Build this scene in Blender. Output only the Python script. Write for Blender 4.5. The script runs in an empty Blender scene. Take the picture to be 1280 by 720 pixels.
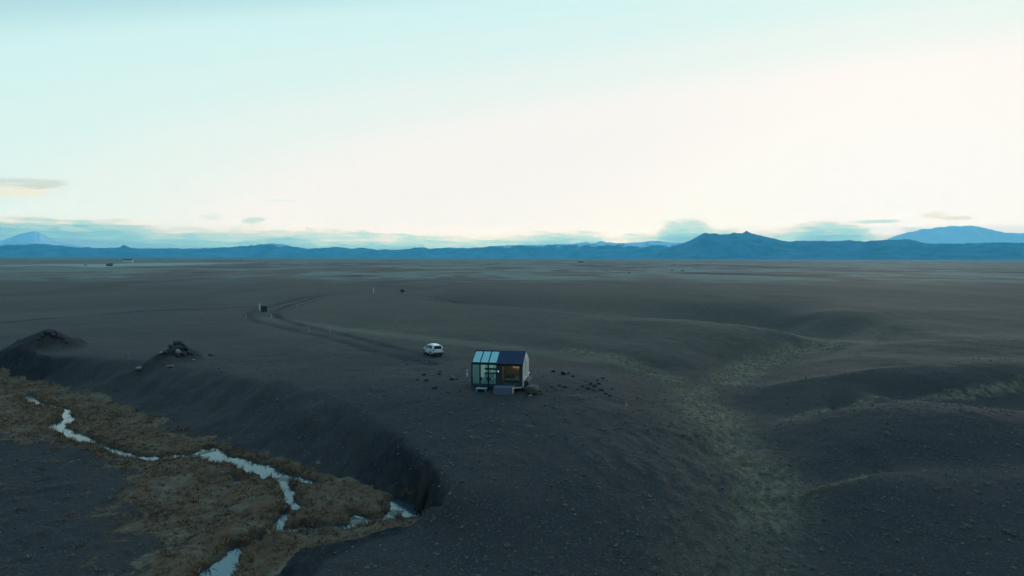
import bpy, bmesh, math, random
import numpy as np
from mathutils import Vector, Matrix

R = math.radians
rng = np.random.RandomState(7)
random.seed(7)
scene = bpy.context.scene
COL = scene.collection

# ------------------------------------------------------------------ camera
F = 853.0            # focal length in photo pixels (photo is 1280 wide)
HC = 15.0            # height of the drone above the lodge's ground
PITCH = math.atan((360 - 322.3) / F)
ROLL = R(0.16)
cam_d = bpy.data.cameras.new('camera')
cam = bpy.data.objects.new('camera', cam_d)
COL.objects.link(cam)
cam_d.sensor_width = 36.0
cam_d.lens = 36.0 * F / 1280.0
cam_d.clip_start = 0.5
cam_d.clip_end = 200000
cam.matrix_world = (Matrix.Translation((0, 0, HC)) @ Matrix.Rotation(math.pi / 2 - PITCH, 4, 'X')
                    @ Matrix.Rotation(ROLL, 4, 'Z'))
scene.camera = cam
CM = np.array(cam.matrix_world.to_3x3())

def ray(px, py):
    d = CM @ np.array([(px - 640) / F, (360 - py) / F, -1.0])
    return d / np.linalg.norm(d)

def at_z(px, py, z):
    """world point on the level z seen at a photo pixel"""
    d = ray(px, py)
    t = (z - HC) / d[2]
    return np.array([0, 0, HC]) + d * t

def azel(px, py):
    d = ray(px, py)
    return math.degrees(math.atan2(d[0], d[1])), math.degrees(math.asin(d[2]))

# ------------------------------------------------------------------ helpers
def props(o, label=None, cat=None, group=None, kind=None):
    if label: o['label'] = label
    if cat: o['category'] = cat
    if group: o['group'] = group
    if kind: o['kind'] = kind
    return o

def np_mesh(name, verts, faces, mat=None, parent=None, smooth=False):
    me = bpy.data.meshes.new(name)
    verts = np.asarray(verts, dtype=np.float32)
    faces = np.asarray(faces, dtype=np.int32)
    nf, k = faces.shape
    me.vertices.add(len(verts)); me.vertices.foreach_set('co', verts.ravel())
    me.loops.add(nf * k); me.loops.foreach_set('vertex_index', faces.ravel())
    me.polygons.add(nf)
    me.polygons.foreach_set('loop_start', np.arange(0, nf * k, k, dtype=np.int32))
    me.update(calc_edges=True)
    if smooth:
        me.polygons.foreach_set('use_smooth', np.ones(nf, dtype=bool))
    if mat: me.materials.append(mat)
    o = bpy.data.objects.new(name, me)
    COL.objects.link(o)
    if parent: o.parent = parent
    return o

class NT:
    """small helper for writing node graphs"""
    def __init__(s, nt): s.nt = nt
    def n(s, typ, **kw):
        nd = s.nt.nodes.new(typ)
        for k, v in kw.items():
            if k.startswith('_'): setattr(nd, k[1:], v)
            else: nd.inputs[k].default_value = v
        return nd
    def link(s, a, b): s.nt.links.new(a, b)
    def put(s, sock, v):
        if isinstance(v, (int, float)): sock.default_value = v
        elif isinstance(v, (tuple, list)): sock.default_value = v if len(v) != 3 or sock.type == 'VECTOR' else (*v, 1)
        else: s.link(v, sock)
    def m(s, op, a, b=0.0, c=0.0, clamp=False):
        nd = s.nt.nodes.new('ShaderNodeMath'); nd.operation = op; nd.use_clamp = clamp
        s.put(nd.inputs[0], a); s.put(nd.inputs[1], b); s.put(nd.inputs[2], c)
        return nd.outputs[0]
    def ss(s, v, lo, hi, a=0.0, b=1.0):
        nd = s.nt.nodes.new('ShaderNodeMapRange'); nd.interpolation_type = 'SMOOTHSTEP'
        s.put(nd.inputs[0], v); s.put(nd.inputs[1], lo); s.put(nd.inputs[2], hi)
        s.put(nd.inputs[3], a); s.put(nd.inputs[4], b)
        return nd.outputs[0]
    def mix(s, f, a, b, mode='MIX'):
        nd = s.nt.nodes.new('ShaderNodeMix'); nd.data_type = 'RGBA'; nd.blend_type = mode
        s.put(nd.inputs[0], f); s.put(nd.inputs[6], a); s.put(nd.inputs[7], b)
        return nd.outputs[2]
    def noise(s, vec, scale, detail=4, rough=0.55, dist=0.0):
        nd = s.nt.nodes.new('ShaderNodeTexNoise')
        s.put(nd.inputs['Scale'], scale); nd.inputs['Detail'].default_value = detail
        nd.inputs['Roughness'].default_value = rough; nd.inputs['Distortion'].default_value = dist
        if vec is not None: s.link(vec, nd.inputs['Vector'])
        return nd.outputs[0]
    def ramp(s, fac, stops, interp='LINEAR'):
        nd = s.nt.nodes.new('ShaderNodeValToRGB'); cr = nd.color_ramp; cr.interpolation = interp
        while len(cr.elements) < len(stops): cr.elements.new(0.5)
        for e, (p, c) in zip(cr.elements, stops):
            e.position = p; e.color = (*c, 1) if len(c) == 3 else c
        s.put(nd.inputs[0], fac)
        return nd.outputs[0]
    def scalevec(s, vec, sc, loc=(0, 0, 0), rot=(0, 0, 0)):
        nd = s.nt.nodes.new('ShaderNodeMapping')
        nd.inputs['Scale'].default_value = sc; nd.inputs['Location'].default_value = loc
        nd.inputs['Rotation'].default_value = rot
        s.link(vec, nd.inputs['Vector'])
        return nd.outputs[0]

def new_mat(name):
    m = bpy.data.materials.new(name); m.use_nodes = True
    t = m.node_tree
    b = t.nodes['Principled BSDF']
    return m, NT(t), b

def lin(r, g, b):
    return tuple(((c / 255) / 12.92 if c / 255 <= 0.04045 else ((c / 255 + 0.055) / 1.055) ** 2.4) for c in (r, g, b))

def vnoise(x, y, seed=0):
    """smooth value noise in numpy"""
    xi = np.floor(x).astype(np.int64); yi = np.floor(y).astype(np.int64)
    xf = x - xi; yf = y - yi
    def h(a, b):
        n = (a * 374761393 + b * 668265263 + seed * 1442695041) & 0x7fffffff
        n = ((n ^ (n >> 13)) * 1274126177) & 0x7fffffff
        return ((n ^ (n >> 16)) & 0xffff) / 65535.0
    u = xf * xf * xf * (xf * (xf * 6 - 15) + 10); v = yf * yf * yf * (yf * (yf * 6 - 15) + 10)
    return (h(xi, yi) * (1 - u) + h(xi + 1, yi) * u) * (1 - v) + (h(xi, yi + 1) * (1 - u) + h(xi + 1, yi + 1) * u) * v

def fbm(x, y, oct=4, seed=0, gain=0.5):
    s = 0; a = 1; t = 0
    for i in range(oct):
        s = s + a * (vnoise(x * 2 ** i + 17.3 * i, y * 2 ** i - 9.1 * i, seed + i) * 2 - 1); t += a; a *= gain
    return s / t

def sstep(v, a, b):
    t = np.clip((v - a) / (b - a), 0, 1)
    return t * t * (3 - 2 * t)
SKYK, WORLDK, SUNE, EXPO = 0.10, 1.0, 1.3, 0.0
HAZEC, HAZED, HAZEG, HAZETOP = (0.12, 0.74, 1.0), 1 / 26000, 0.15, 1450
JC = (0.04, 0.29, 0.52)
# ------------------------------------------------------------------ world
SUN_AZ, SUN_EL = 30.0, 4.0       # low sun ahead on the right, behind thin cloud
world = bpy.data.worlds.new('World'); scene.world = world; world.use_nodes = True
g = NT(world.node_tree)
bg = world.node_tree.nodes['Background']
sky = g.n('ShaderNodeTexSky', _sky_type='NISHITA')
sky.sun_disc = False; sky.sun_elevation = R(SUN_EL); sky.sun_rotation = R(SUN_AZ)
sky.altitude = 0; sky.air_density = 1.0; sky.dust_density = 1.0; sky.ozone_density = 2.0
tc = g.n('ShaderNodeTexCoord').outputs['Generated']
sp = g.n('ShaderNodeSeparateXYZ'); g.link(tc, sp.inputs[0])
el = g.m('MULTIPLY', g.m('ARCSINE', sp.outputs[2]), 57.29578)
az = g.m('MULTIPLY', g.m('ARCTAN2', sp.outputs[0], sp.outputs[1]), 57.29578)
da = g.m('SUBTRACT', az, 32.0)
elp = g.m('MAXIMUM', el, 0.0)
dd = g.m('SQRT', g.m('ADD', g.m('MULTIPLY', da, da), g.m('MULTIPLY', g.m('MULTIPLY', elp, 4.0), g.m('MULTIPLY', elp, 4.0))))
grad = g.ramp(g.m('DIVIDE', dd, 250.0), [
    (0.0, (0.955, 0.925, 0.915)), (0.18, (0.985, 0.95, 0.925)), (0.21, (1.0, 0.965, 0.93)), (0.262, (0.87, 0.965, 0.925)), (0.302, (0.765, 0.965, 0.94)), (0.345, (0.70, 0.96, 0.945)),
    (0.388, (0.475, 0.775, 0.83)), (0.60, (0.38, 0.86, 1.15)), (1.0, (0.36, 0.88, 1.45))], 'EASE')
# the side of the sky away from the sunset is dusky
back = g.m('MULTIPLY', g.ss(g.m('ABSOLUTE', da), 88, 130), g.m('SUBTRACT', 1.0, g.ss(el, 15, 55)))
grad = g.mix(back, grad, (0.10, 0.20, 0.30))
# thin cloud veil over the clear-sky model
base = g.mix(0.9, g.mix(1.0, g.mix(1.0, sky.outputs[0], (SKYK, SKYK, SKYK), 'MULTIPLY'), (.93, .90, .87), 'DARKEN'), grad)

# cloud bank along the horizon: height of its top by azimuth
prof = [(-200, 268), (0, 269), (100, 271), (160, 275), (200, 281), (260, 284), (330, 285), (370, 286), (430, 287), (480, 291), (550, 293), (600, 294), (650, 291),
        (690, 288), (740, 287), (765, 295), (790, 291), (815, 289), (832, 277), (860, 273), (882, 278), (900, 284),
        (940, 287), (975, 286), (1000, 280), (1020, 275), (1050, 277), (1080, 284), (1110, 291), (1135, 287), (1200, 292), (1280, 296), (1500, 298)]
fc = g.nt.nodes.new('ShaderNodeFloatCurve')
g.link(g.m('DIVIDE', g.m('ADD', az, 45.0), 90.0), fc.inputs['Value'])
cu = fc.mapping.curves[0]
pts = []
for px, py in prof:
    a_, e_ = azel(px, py)
    f_ = (a_ + 45) / 90
    if 0 < f_ < 1: pts.append((f_, e_ / 8))
pts = [(0.0, pts[0][1])] + pts + [(1.0, pts[-1][1])]
while len(cu.points) < len(pts): cu.points.new(0.5, 0.5)
for p, (x, y) in zip(cu.points, pts): p.location = (x, y)
fc.mapping.update()
top = g.m('MULTIPLY', fc.outputs[0], 8.0)
cv = g.scalevec(tc, (14, 14, 60))
cn = g.noise(cv, 2.6, 8, 0.66, .3)
cn2 = g.noise(g.scalevec(tc, (5, 5, 55), (3, 1, 0)), 2.0, 5, 0.6, 0.6)
inside = g.m('SUBTRACT', g.m('ADD', top, g.m('MULTIPLY', g.m('SUBTRACT', cn, 0.5), 1.7)), el)
alpha = g.ss(inside, -0.14, 0.30)
deep = g.m('ADD', inside, g.m('MULTIPLY', g.m('SUBTRACT', cn2, 0.5), 2.6))
ccol = g.ramp(g.m('DIVIDE', deep, 1.9, clamp=True), [
    (0.0, (0.88, 0.84, 0.74)), (0.12, (0.74, 0.78, 0.72)), (0.34, (0.48, 0.71, 0.69)), (0.62, (0.28, 0.60, 0.66)), (1.0, (0.22, 0.50, 0.62))], 'EASE')
col = g.mix(g.m('MULTIPLY', alpha, 0.97), base, ccol)
# loose wisps
wn = g.noise(g.scalevec(tc, (10, 10, 45), (0, 4, 2)), 3.0, 6, 0.62, 0.4)
def wisp(col, px, py, w, h, c, k):
    a_, e_ = azel(px, py)
    u = g.m('DIVIDE', g.m('SUBTRACT', az, a_), w)
    v = g.m('DIVIDE', g.m('SUBTRACT', el, e_), h)
    q = g.m('ADD', g.m('MULTIPLY', u, u), g.m('MULTIPLY', v, v))
    q = g.m('SUBTRACT', 1.0, g.m('ADD', q, g.m('MULTIPLY', g.m('SUBTRACT', wn, 0.5), 3.2)))
    return g.mix(g.m('MULTIPLY', g.ss(q, -0.1, 0.9), k), col, c)
WISPS = [(12, 238, 3.0, 0.55, (0.88, 0.80, 0.62), .7), (34, 229, 2.8, 0.40, (0.60, 0.66, 0.60), .8),
         (352, 251, 1.1, 0.10, (0.72, 0.80, 0.76), .8), (318, 276, 1.0, 0.35, (0.50, 0.68, 0.66), .7), (264, 272, .9, 0.30, (0.66, 0.76, 0.74), .6),
         (1098, 277, 2.0, 0.16, (0.50, 0.66, 0.64), .8), (1168, 268, 0.9, 0.30, (0.80, 0.76, 0.62), .7), (1198, 273, 1.2, 0.18, (0.76, 0.72, 0.58), .7)]
for w in WISPS: col = wisp(col, *w)
# the sky outside is brighter near the horizon, where it is seen through the most air
Lp = g.m('MINIMUM', g.m('DIVIDE', HAZETOP, g.m('MAXIMUM', sp.outputs[2], 0.001)), 33000.0)
Tr = g.m('EXPONENT', g.m('MULTIPLY', Lp, -HAZED))
scat = g.mix(Tr, JC, (0, 0, 0))
over = g.mix(1.0, col, scat, 'SUBTRACT')
cmb = g.n('ShaderNodeCombineColor')
for k in range(3): g.link(Tr, cmb.inputs[k])
col = g.mix(1.0, over, cmb.outputs[0], 'DIVIDE')
col = g.mix(1.0, col, (0.02, 0.02, 0.02), 'LIGHTEN')
# air outside the haze box keeps the ground half of the world dark
col = g.mix(g.ss(el, -1.5, -0.5), (0.03, 0.035, 0.04), col)
g.link(col, bg.inputs['Color'])
bg.inputs['Strength'].default_value = WORLDK

sl = bpy.data.lights.new('sun', 'SUN'); sl.energy = SUNE; sl.angle = R(12); sl.color = (1.0, 0.95, 0.88)
sun = bpy.data.objects.new('sun', sl); COL.objects.link(sun)
sdir = Vector((math.sin(R(SUN_AZ)) * math.cos(R(SUN_EL)), math.cos(R(SUN_AZ)) * math.cos(R(SUN_EL)), math.sin(R(SUN_EL))))
sun.rotation_euler = sdir.to_track_quat('Z', 'Y').to_euler()

vs = scene.view_settings
scene.display_settings.display_device = 'sRGB'
vs.view_transform = 'Standard'; vs.look = 'None'; vs.exposure = EXPO; vs.gamma = 1.0; vs.use_curve_mapping = False
scene.cycles.use_denoising = True
scene.cycles.volume_bounces = 0
scene.cycles.max_bounces = 6

# ------------------------------------------------------------------ haze
hm = bpy.data.materials.new('haze'); hm.use_nodes = True
ht = hm.node_tree
for nd in list(ht.nodes):
    if nd.type != 'OUTPUT_MATERIAL': ht.nodes.remove(nd)
pv = ht.nodes.new('ShaderNodeVolumePrincipled')
pv.inputs['Color'].default_value = (*HAZEC, 1)
pv.inputs['Density'].default_value = HAZED
pv.inputs['Anisotropy'].default_value = HAZEG
ht.links.new(pv.outputs[0], [n for n in ht.nodes if n.type == 'OUTPUT_MATERIAL'][0].inputs['Volume'])
hx, y0, y1, z0, z1 = 42000, -3000, 31500, -60, HAZETOP
v = [(sx * hx, y, z) for z in (z0, z1) for y in (y0, y1) for sx in (-1, 1)]
f = [(0, 2, 3, 1), (4, 5, 7, 6), (0, 1, 5, 4), (2, 6, 7, 3), (0, 4, 6, 2), (1, 3, 7, 5)]
hz = np_mesh('haze', v, f, hm); props(hz, kind='stuff')
# ------------------------------------------------------------------ mountains
def mountain(name, prof, dist, depth, mat, seed, rough=0.05, nu=500):
    """a real massif: cross-section rising to the crest line, as far away and as high as its outline asks"""
    xs = [p[0] for p in prof]
    pxs = np.linspace(xs[0], xs[-1], nu)
    tops = np.interp(pxs, xs, [p[1] for p in prof])
    az_ = np.zeros(nu); h = np.zeros(nu)
    for i, (a, b) in enumerate(zip(pxs, tops)):
        A, E = azel(a, b)
        az_[i] = R(A); h[i] = HC + dist * math.tan(R(E))
    az0 = np.array([azel(p, 320)[0] for p in pxs])
    h = h + (h > 60) * (dist / 900.0) * fbm(pxs * .22, pxs * 0 + seed, 4, seed)
    h = np.maximum(h, -5)
    nv = 61
    V = np.linspace(-1, 1, nv)
    UU, VV = np.meshgrid(np.arange(nu), V, indexing='ij')
    rr = dist + VV * depth
    A = az_[UU]
    X = rr * np.sin(A); Y = rr * np.cos(A)
    s = X / 900.0; t = Y / 900.0
    sec = 1 - np.abs(VV)
    # gullies and spurs running down the slope
    n = fbm(s * 1.3 + seed, t * 0.5, 5, seed)
    spur = 1 - np.abs(fbm(s * 1.1, t * 0.25 + seed, 4, seed + 9)) * 2
    sh = np.clip(sec + 0.14 * n * (sec > 0.02) * (1 - sec ** 6) + 0.22 * (spur - 0.5) * sec * (1 - sec) * 3, 0, 1)
    prof_s = sh ** 1.25
    Z = -12 + (h[UU] + 12) * prof_s * (1 + rough * 0.3 * n * (1 - sec ** 8))
    Z += 22 * fbm(X / 240, Y / 240, 3, seed + 4) * (sec > 0.8) * (h[UU] > 150) * rough * 8
    Vt = np.stack([X, Y, Z], -1).reshape(-1, 3)
    i = np.arange(nu - 1)[:, None] * nv + np.arange(nv - 1)[None]
    Fc = np.stack([i, i + nv, i + nv + 1, i + 1], -1).reshape(-1, 4)
    o = np_mesh(name, Vt, Fc, mat, smooth=False)
    props(o, kind='structure')
    return o

def mountain_mat(name, rock, snow_lo, snow_hi, snow=(0.75, 0.78, 0.80)):
    m, g, b = new_mat(name)
    geo = g.n('ShaderNodeNewGeometry')
    sp = g.n('ShaderNodeSeparateXYZ'); g.link(geo.outputs['Position'], sp.inputs[0])
    n = g.noise(g.scalevec(geo.outputs['Position'], (0.0022, 0.0022, 0.006)), 1.0, 6, 0.65)
    c = g.mix(g.ss(n, 0.35, 0.65), rock, tuple(min(1, k * 3.2) for k in rock))
    zz = g.m('ADD', sp.outputs[2], g.m('MULTIPLY', g.m('SUBTRACT', n, 0.5), 700.0))
    c = g.mix(g.ss(zz, snow_lo, snow_hi), c, snow)
    g.link(c, b.inputs['Base Color']); b.inputs['Roughness'].default_value = 0.9
    b.inputs['Specular IOR Level'].default_value = 0.1
    return m

rock_m = mountain_mat('far_rock', (0.035, 0.045, 0.06), 1500, 1600)
rock2_m = mountain_mat('range_rock', (0.04, 0.055, 0.07), 400, 470)
snow_m = mountain_mat('snowy_mountain', (0.03, 0.04, 0.05), 60, 520, (.94, .95, .86))
MT = HAZETOP / 1450.0
mountain('mountain', [(800, 321), (815, 318), (835, 311), (850, 305), (862, 301), (869, 297), (876, 292.6), (881, 290.8), (886, 292.4), (893, 291.8), (899, 293.2), (907, 292.4), (913, 291.6), (917.5, 289.6), (922, 291.8), (928, 291.6),
    (933, 288.6), (938, 290.6), (947, 293.6), (955, 296), (966, 297.6), (975, 300.5), (985, 301.6), (1005, 300.8), (1013, 300.6), (1022, 301.5), (1040, 301.5),
    (1065, 300.8), (1082, 302), (1100, 300.2), (1125, 299.4), (1140, 299.8), (1150, 302), (1160, 304.5), (1180, 304.6), (1215, 304), (1240, 303), (1262, 303.6),
    (1300, 304), (1400, 306), (1550, 312), (1600, 320)], 18500, 2300, rock_m, 3, 0.05, 700)
mountain('hills', [(-300, 314), (-120, 309), (0, 307.5), (25, 306), (42, 304.5), (70, 306.5), (90, 308.5), (115, 309.5), (145, 309.8), (150, 308.6), (155, 306.6), (160, 308.4),
    (168, 310.2), (200, 310.4), (250, 310.6), (280, 309.5), (300, 307.6), (320, 306.2), (338, 304.5), (352, 304.2), (362, 307), (375, 309.4), (384, 311.2), (395, 310.2), (410, 309.6), (420, 308.2), (428, 309.8),
    (440, 311), (452, 309.6), (462, 310.8), (468, 312), (500, 312), (512, 311), (522, 309.4), (530, 309), (536, 311), (548, 310.2), (560, 309.6), (585, 310), (600, 308.8),
    (625, 307.2), (640, 306.8), (680, 305.6), (715, 305), (733, 302.6), (742, 303.2), (752, 301), (757, 303.2), (780, 304), (795, 302.6), (806, 301.8), (820, 301), (835, 303), (860, 303.8),
    (900, 304), (1000, 306), (1100, 306), (1280, 308), (1500, 312)], 22500, 2000, rock2_m, 11, 0.05, 900)
mountain('snow_mountain', [(1060, 318), (1090, 306), (1115, 297), (1130, 291.5), (1145, 288), (1153, 285.5), (1162, 286), (1172, 284.6), (1190, 282), (1203, 282.6), (1215, 281.4), (1226, 284), (1240, 287.4), (1258, 290.6),
    (1280, 291.6), (1340, 296), (1450, 306), (1600, 319)], 27500, 2200, snow_m, 21, 0.04, 500)
mountain('snow_cone', [(-160, 318), (-60, 309), (0, 302), (15, 296), (28, 291.5), (35, 290), (43, 288.8), (50, 290.6), (60, 296), (72, 301.5), (90, 306), (130, 311), (200, 318)], 27600, 2200, snow_m, 31, 0.04, 400)
NROW, NCOL = 680, 780
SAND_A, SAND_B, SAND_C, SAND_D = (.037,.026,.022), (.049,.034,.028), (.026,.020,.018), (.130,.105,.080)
SAND_LIT_A, SAND_LIT_B = (.070,.049,.034), (.098,.069,.046)  # sand as lit farther off; the light is in the colour
HEATH_DARK, HEATH_RED, HEATH_MID, HEATH_GREY, HEATH_OLIVE, HEATH_PALE = (.035,.032,.030), (.135,.066,.050), (.10,.078,.056), (.135,.120,.084), (.170,.165,.115), (.32,.29,.18)
STREAK = (.16,.12,.075)
OLIVE_A, OLIVE_B = (.110,.070,.042), (.19,.125,.072)
GRASS_DARK, GRASS_RUST, GRASS_TAN, GRASS_PALE = (.024,.016,.011), (.115,.046,.020), (.115,.066,.036), (.165,.112,.070)
WIOR = 1.9
# ------------------------------------------------------------------ terrain
# heights are metres above the lodge's pad; (photo x, photo y, z) of places on the land
CP = [
 # plateau round the lodge and behind
 (625,487,0),(560,490,-.1),(590,470,.1),(680,480,0),(700,465,.1),(544,444,.2),(480,436,.2),(420,425,.3),(330,400,.3),(300,430,0),(150,425,0),(0,425,.2),
 (0,400,.5),(200,400,.5),(0,370,.8),(300,370,.8),(500,355,.8),(0,350,0),(300,345,0),(640,345,0),(900,345,0),(1280,345,0),
 (640,437,.2),(600,425,.6),(560,400,1.2),(700,420,.9),(700,405,1.4),
 # long dune crest running right and the low ground behind it
 (480,373,1.4),(600,381,1.6),(700,388,1.7),(760,394,1.7),(850,399,1.6),(922,406,1.2),(980,415,.3),(1035,431,-1.6),
 (760,389,.0),(850,392,-1.7),(922,399,-3.0),(985,407,-3.2),(1040,418,-3.0),(1075,426,-2.3),
 (900,382,0),(1000,380,.3),(1150,385,.3),(1280,385,.5),(1000,395,-.8),(1150,400,-.4),(1280,405,-.4),(1100,410,-1.0),(1200,413,-1.0),(1280,416,-.8),(1020,402,-1.2),
 (760,420,.6),(850,430,0.1),(920,430,-.6),(970,432,-1.2),(850,450,-1.0),(760,445,-.2),
 # gully: upper arm, right arm, trunk
 (720,447,-.5),(800,462,-1.4),(850,478,-2.2),(880,500,-2.9),(900,530,-3.3),(930,570,-3.9),(955,620,-4.6),(940,700,-5.3),
 (1020,437,-2.3),(970,447,-2.6),(935,458,-2.8),(905,478,-3.0),
 # dune two
 (1062,434,-1.6),(1090,430,-.6),(1138,427,.2),(1200,425,.7),(1280,423,1.0),
 (1030,450,-1.5),(1100,445,-.5),(1200,445,-.1),(1280,445,.1),(985,470,-2.2),
 # dune three
 (943,488,-2.9),(975,479,-2.0),(1020,471,-1.1),(1060,464,-.6),(1105,459,-.4),(1150,457,-.2),
 (965,500,-3.1),(1020,500,-2.4),(1100,490,-1.6),(1200,480,-1.2),(1280,470,-.5),(980,515,-3.4),(1040,511,-3.3),(1110,499,-2.8),(1207,497,-2.5),(1280,486,-2.1),
 # dune four
 (998,523,-3.0),(1025,516,-1.9),(1057,510,-1.2),(1110,504,-.6),(1160,503,-.4),(1220,507,-.6),(1280,511,-.8),
 (985,560,-3.7),(1020,570,-3.1),(1100,550,-1.9),(1200,550,-1.6),(1280,550,-1.6),(1000,600,-3.9),(1040,600,-3.5),(1120,585,-3.0),(1200,580,-2.8),(1280,570,-2.5),
 # dune five
 (992,623,-4.3),(1020,614,-3.6),(1044,607,-3.1),(1075,599,-2.7),(1105,593,-2.5),(1150,589,-2.3),(1280,590,-2.2),
 (1000,660,-4.8),(1060,650,-4.2),(1150,650,-3.7),(1280,650,-3.3),(1020,719,-5.2),(1150,719,-4.7),(1280,719,-4.4),
 # slope falling from the lodge to the front
 (640,510,-.5),(700,520,-.7),(760,510,-.8),(820,520,-1.8),(640,545,-1.3),(720,560,-1.7),(800,570,-2.3),(860,560,-3.0),(640,600,-2.4),(720,620,-2.9),(800,640,-3.6),(880,640,-4.3),
 (600,640,-3.4),(680,680,-4.2),(640,719,-4.9),(760,719,-5.0),(860,719,-5.3),
 # rim of the valley
 (0,440,-.2),(100,448,-.3),(200,452,-.3),(280,462,-.4),(360,480,-.6),(430,508,-1.0),(500,535,-1.4),(540,560,-1.7),(565,600,-2.3),(560,625,-2.9),(556,650,-4.1),(535,657,-4.8),(500,678,-5.1),(460,700,-5.2),(560,690,-4.9),
]
def floor_z(X, Y):
    """bed of the small valley: it falls gently towards the camera"""
    return -5.6 + (Y - 45.0) * 0.040

cp = np.array([at_z(a, b, c) for a, b, c in CP])
WX = [(-900,700,0),(0,700,0),(900,700,0),(-300,250,.5),(300,250,0.3),(-140,80,0),(-150,40,-4),(160,60,-1),(160,30,-2),(-100,20,-5.5),(0,15,-5.8),(100,15,-5),(0,-40,-6),(-120,-40,-6),(120,-40,-5),(-80,110,0),(-110,150,.5),
      (150,110,0),(200,160,0)]
cp = np.vstack([cp, WX])
def warp(X, Y):
    q = np.log(np.maximum(Y, -60) + 90.0)
    return X / (np.maximum(Y, -60) + 90.0) * 3.2, q * 3.2
cu_, cv_ = warp(cp[:, 0], cp[:, 1])
def tps_k(r2): return 0.5 * r2 * np.log(r2 + 1e-9)
n_ = len(cp)
K = tps_k((cu_[:, None] - cu_[None]) ** 2 + (cv_[:, None] - cv_[None]) ** 2) + np.eye(n_) * 0.0008
Pm = np.stack([np.ones(n_), cu_, cv_], 1)
A_ = np.zeros((n_ + 3, n_ + 3)); A_[:n_, :n_] = K; A_[:n_, n_:] = Pm; A_[n_:, :n_] = Pm.T
W_ = np.linalg.solve(A_, np.concatenate([cp[:, 2], np.zeros(3)]))

def upper(X, Y):
    X = np.asarray(X, float); Y = np.asarray(Y, float)
    u, v = warp(X.ravel(), Y.ravel())
    out = np.empty(len(u))
    for s in range(0, len(u), 60000):
        e = slice(s, s + 60000)
        r2 = (u[e, None] - cu_[None]) ** 2 + (v[e, None] - cv_[None]) ** 2
        out[e] = tps_k(r2) @ W_[:n_] + W_[n_] + W_[n_ + 1] * u[e] + W_[n_ + 2] * v[e]
    far = sstep(Y.ravel(), 330, 700)
    far = np.maximum(far, sstep(np.abs(X.ravel()), 250, 500))
    out = np.clip(out, -7, 3)
    return (out * (1 - far)).reshape(X.shape)

# outline of the valley: (photo x, photo y, z there, width of the bank in metres)
VAL = [(-160,462,-.3,11),(-60,442,-.2,5),(0,438,-.2,4.5),(60,444,-.3,5),(120,446,-.3,7),(200,452,-.3,10.5),(280,464,-.4,11.5),(350,478,-.6,12.5),(420,500,-.9,11),(470,520,-1.2,9),(512,545,-1.6,5.6),(545,572,-1.8,3.0),
       (556,590,-2.1,2.4),(560,604,-2.4,1.8),(554,622,-2.9,1.5),(540,643,-4.4,1.2),(520,659,-5.0,1.2),(455,682,-5.2,2),(415,700,-5.3,3),(375,750,-5.4,3)]
vp = np.array([list(at_z(a, b, c)[:2]) + [w] for a, b, c, w in VAL])
vp = np.vstack([vp, [(-20, 20, 4), (-60, 5, 4), (-160, 20, 6), (-180, 70, 10)]])

def poly_dist(X, Y, P, closed=True):
    """distance to the polyline, the third column at the nearest place, and inside-ness"""
    best = np.full(X.shape, 1e9); wv = np.zeros(X.shape); ins = np.zeros(X.shape, bool)
    n = len(P)
    for i in range(n if closed else n - 1):
        a = P[i]; b = P[(i + 1) % n]
        dx, dy = b[0] - a[0], b[1] - a[1]
        t = np.clip(((X - a[0]) * dx + (Y - a[1]) * dy) / (dx * dx + dy * dy + 1e-9), 0, 1)
        d = np.hypot(X - a[0] - t * dx, Y - a[1] - t * dy)
        m = d < best
        best = np.where(m, d, best)
        if P.shape[1] > 2: wv = np.where(m, a[2] + t * (b[2] - a[2]), wv)
        if closed:
            c = (a[1] > Y) != (b[1] > Y)
            xi = a[0] + (Y - a[1]) / (dy if abs(dy) > 1e-9 else 1e-9) * dx
            ins ^= c & (X < xi)
    return best, wv, ins

# stream: centre lines (photo x, y) with half widths in metres
def on_floor(px, py):
    z = -5.0
    for _ in range(8):
        p = at_z(px, py, z); z = floor_z(p[0], p[1]) - 0.05
    return p
STREAM = [
 [(35,492,.35),(40,500,.5),(50,504,.4)],
 [(50,504,.18),(66,508,.16),(84,512,.18),(82,520,.4),(88,523,.55),(76,528,.8),(70,534,.8),(82,541,.7),(97,546,.8),(110,551,.6)],
 [(110,551,.3),(120,554,.2),(129,557,.35),(138,561,.55),(146,564,.35),(158,568,.22),(172,570,.25)],
 [(172,570,.3),(185,572,.45),(200,573,.55),(214,571,.7),(226,570,.4),(240,570,.6),(252,566,.9),(262,568,1.1),(276,573,1.0),(292,576,.9),(306,580,.95),(320,585,1.15),(332,590,1.2),(342,594,1.1),(352,596,.9)],
 [(258,561,.5),(266,564,.7)],
 [(290,597,.12),(298,600,.35),(306,597,.3)],
 [(350,594,.5),(366,597,.45),(380,600,.30),(393,604,.12)],
 [(352,596,.5),(355,606,.28),(363,615,.40),(360,624,.28),(370,632,.36),(374,638,.3),(360,641,.34),(354,646,.28),(348,653,.18),(350,664,.15)],
 [(494,625,.4),(500,631,.9),(510,638,1.1),(519,641,.8),(527,639,.4)],
 [(474,651,.12),(462,649,.3),(449,648,.45),(442,644,.35),(444,654,.4)],
 [(444,654,.25),(428,657,.16),(412,658,.25),(402,659,.35),(390,661,.18),(376,660,.2)],
 [(494,636,.4),(484,646,.25),(474,651,.2)],
 [(376,660,.25),(366,662,.4),(352,666,.35),(336,669,.3),(326,672,.2),(318,682,.25),(306,686,.25)],
 [(296,683,.3),(292,692,.4),(285,700,.6),(276,710,.8),(266,722,1.0),(255,740,1.3)],
]
SW = [np.array([[*on_floor(a, b)[:2], w] for a, b, w in s]) for s in STREAM]
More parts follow.
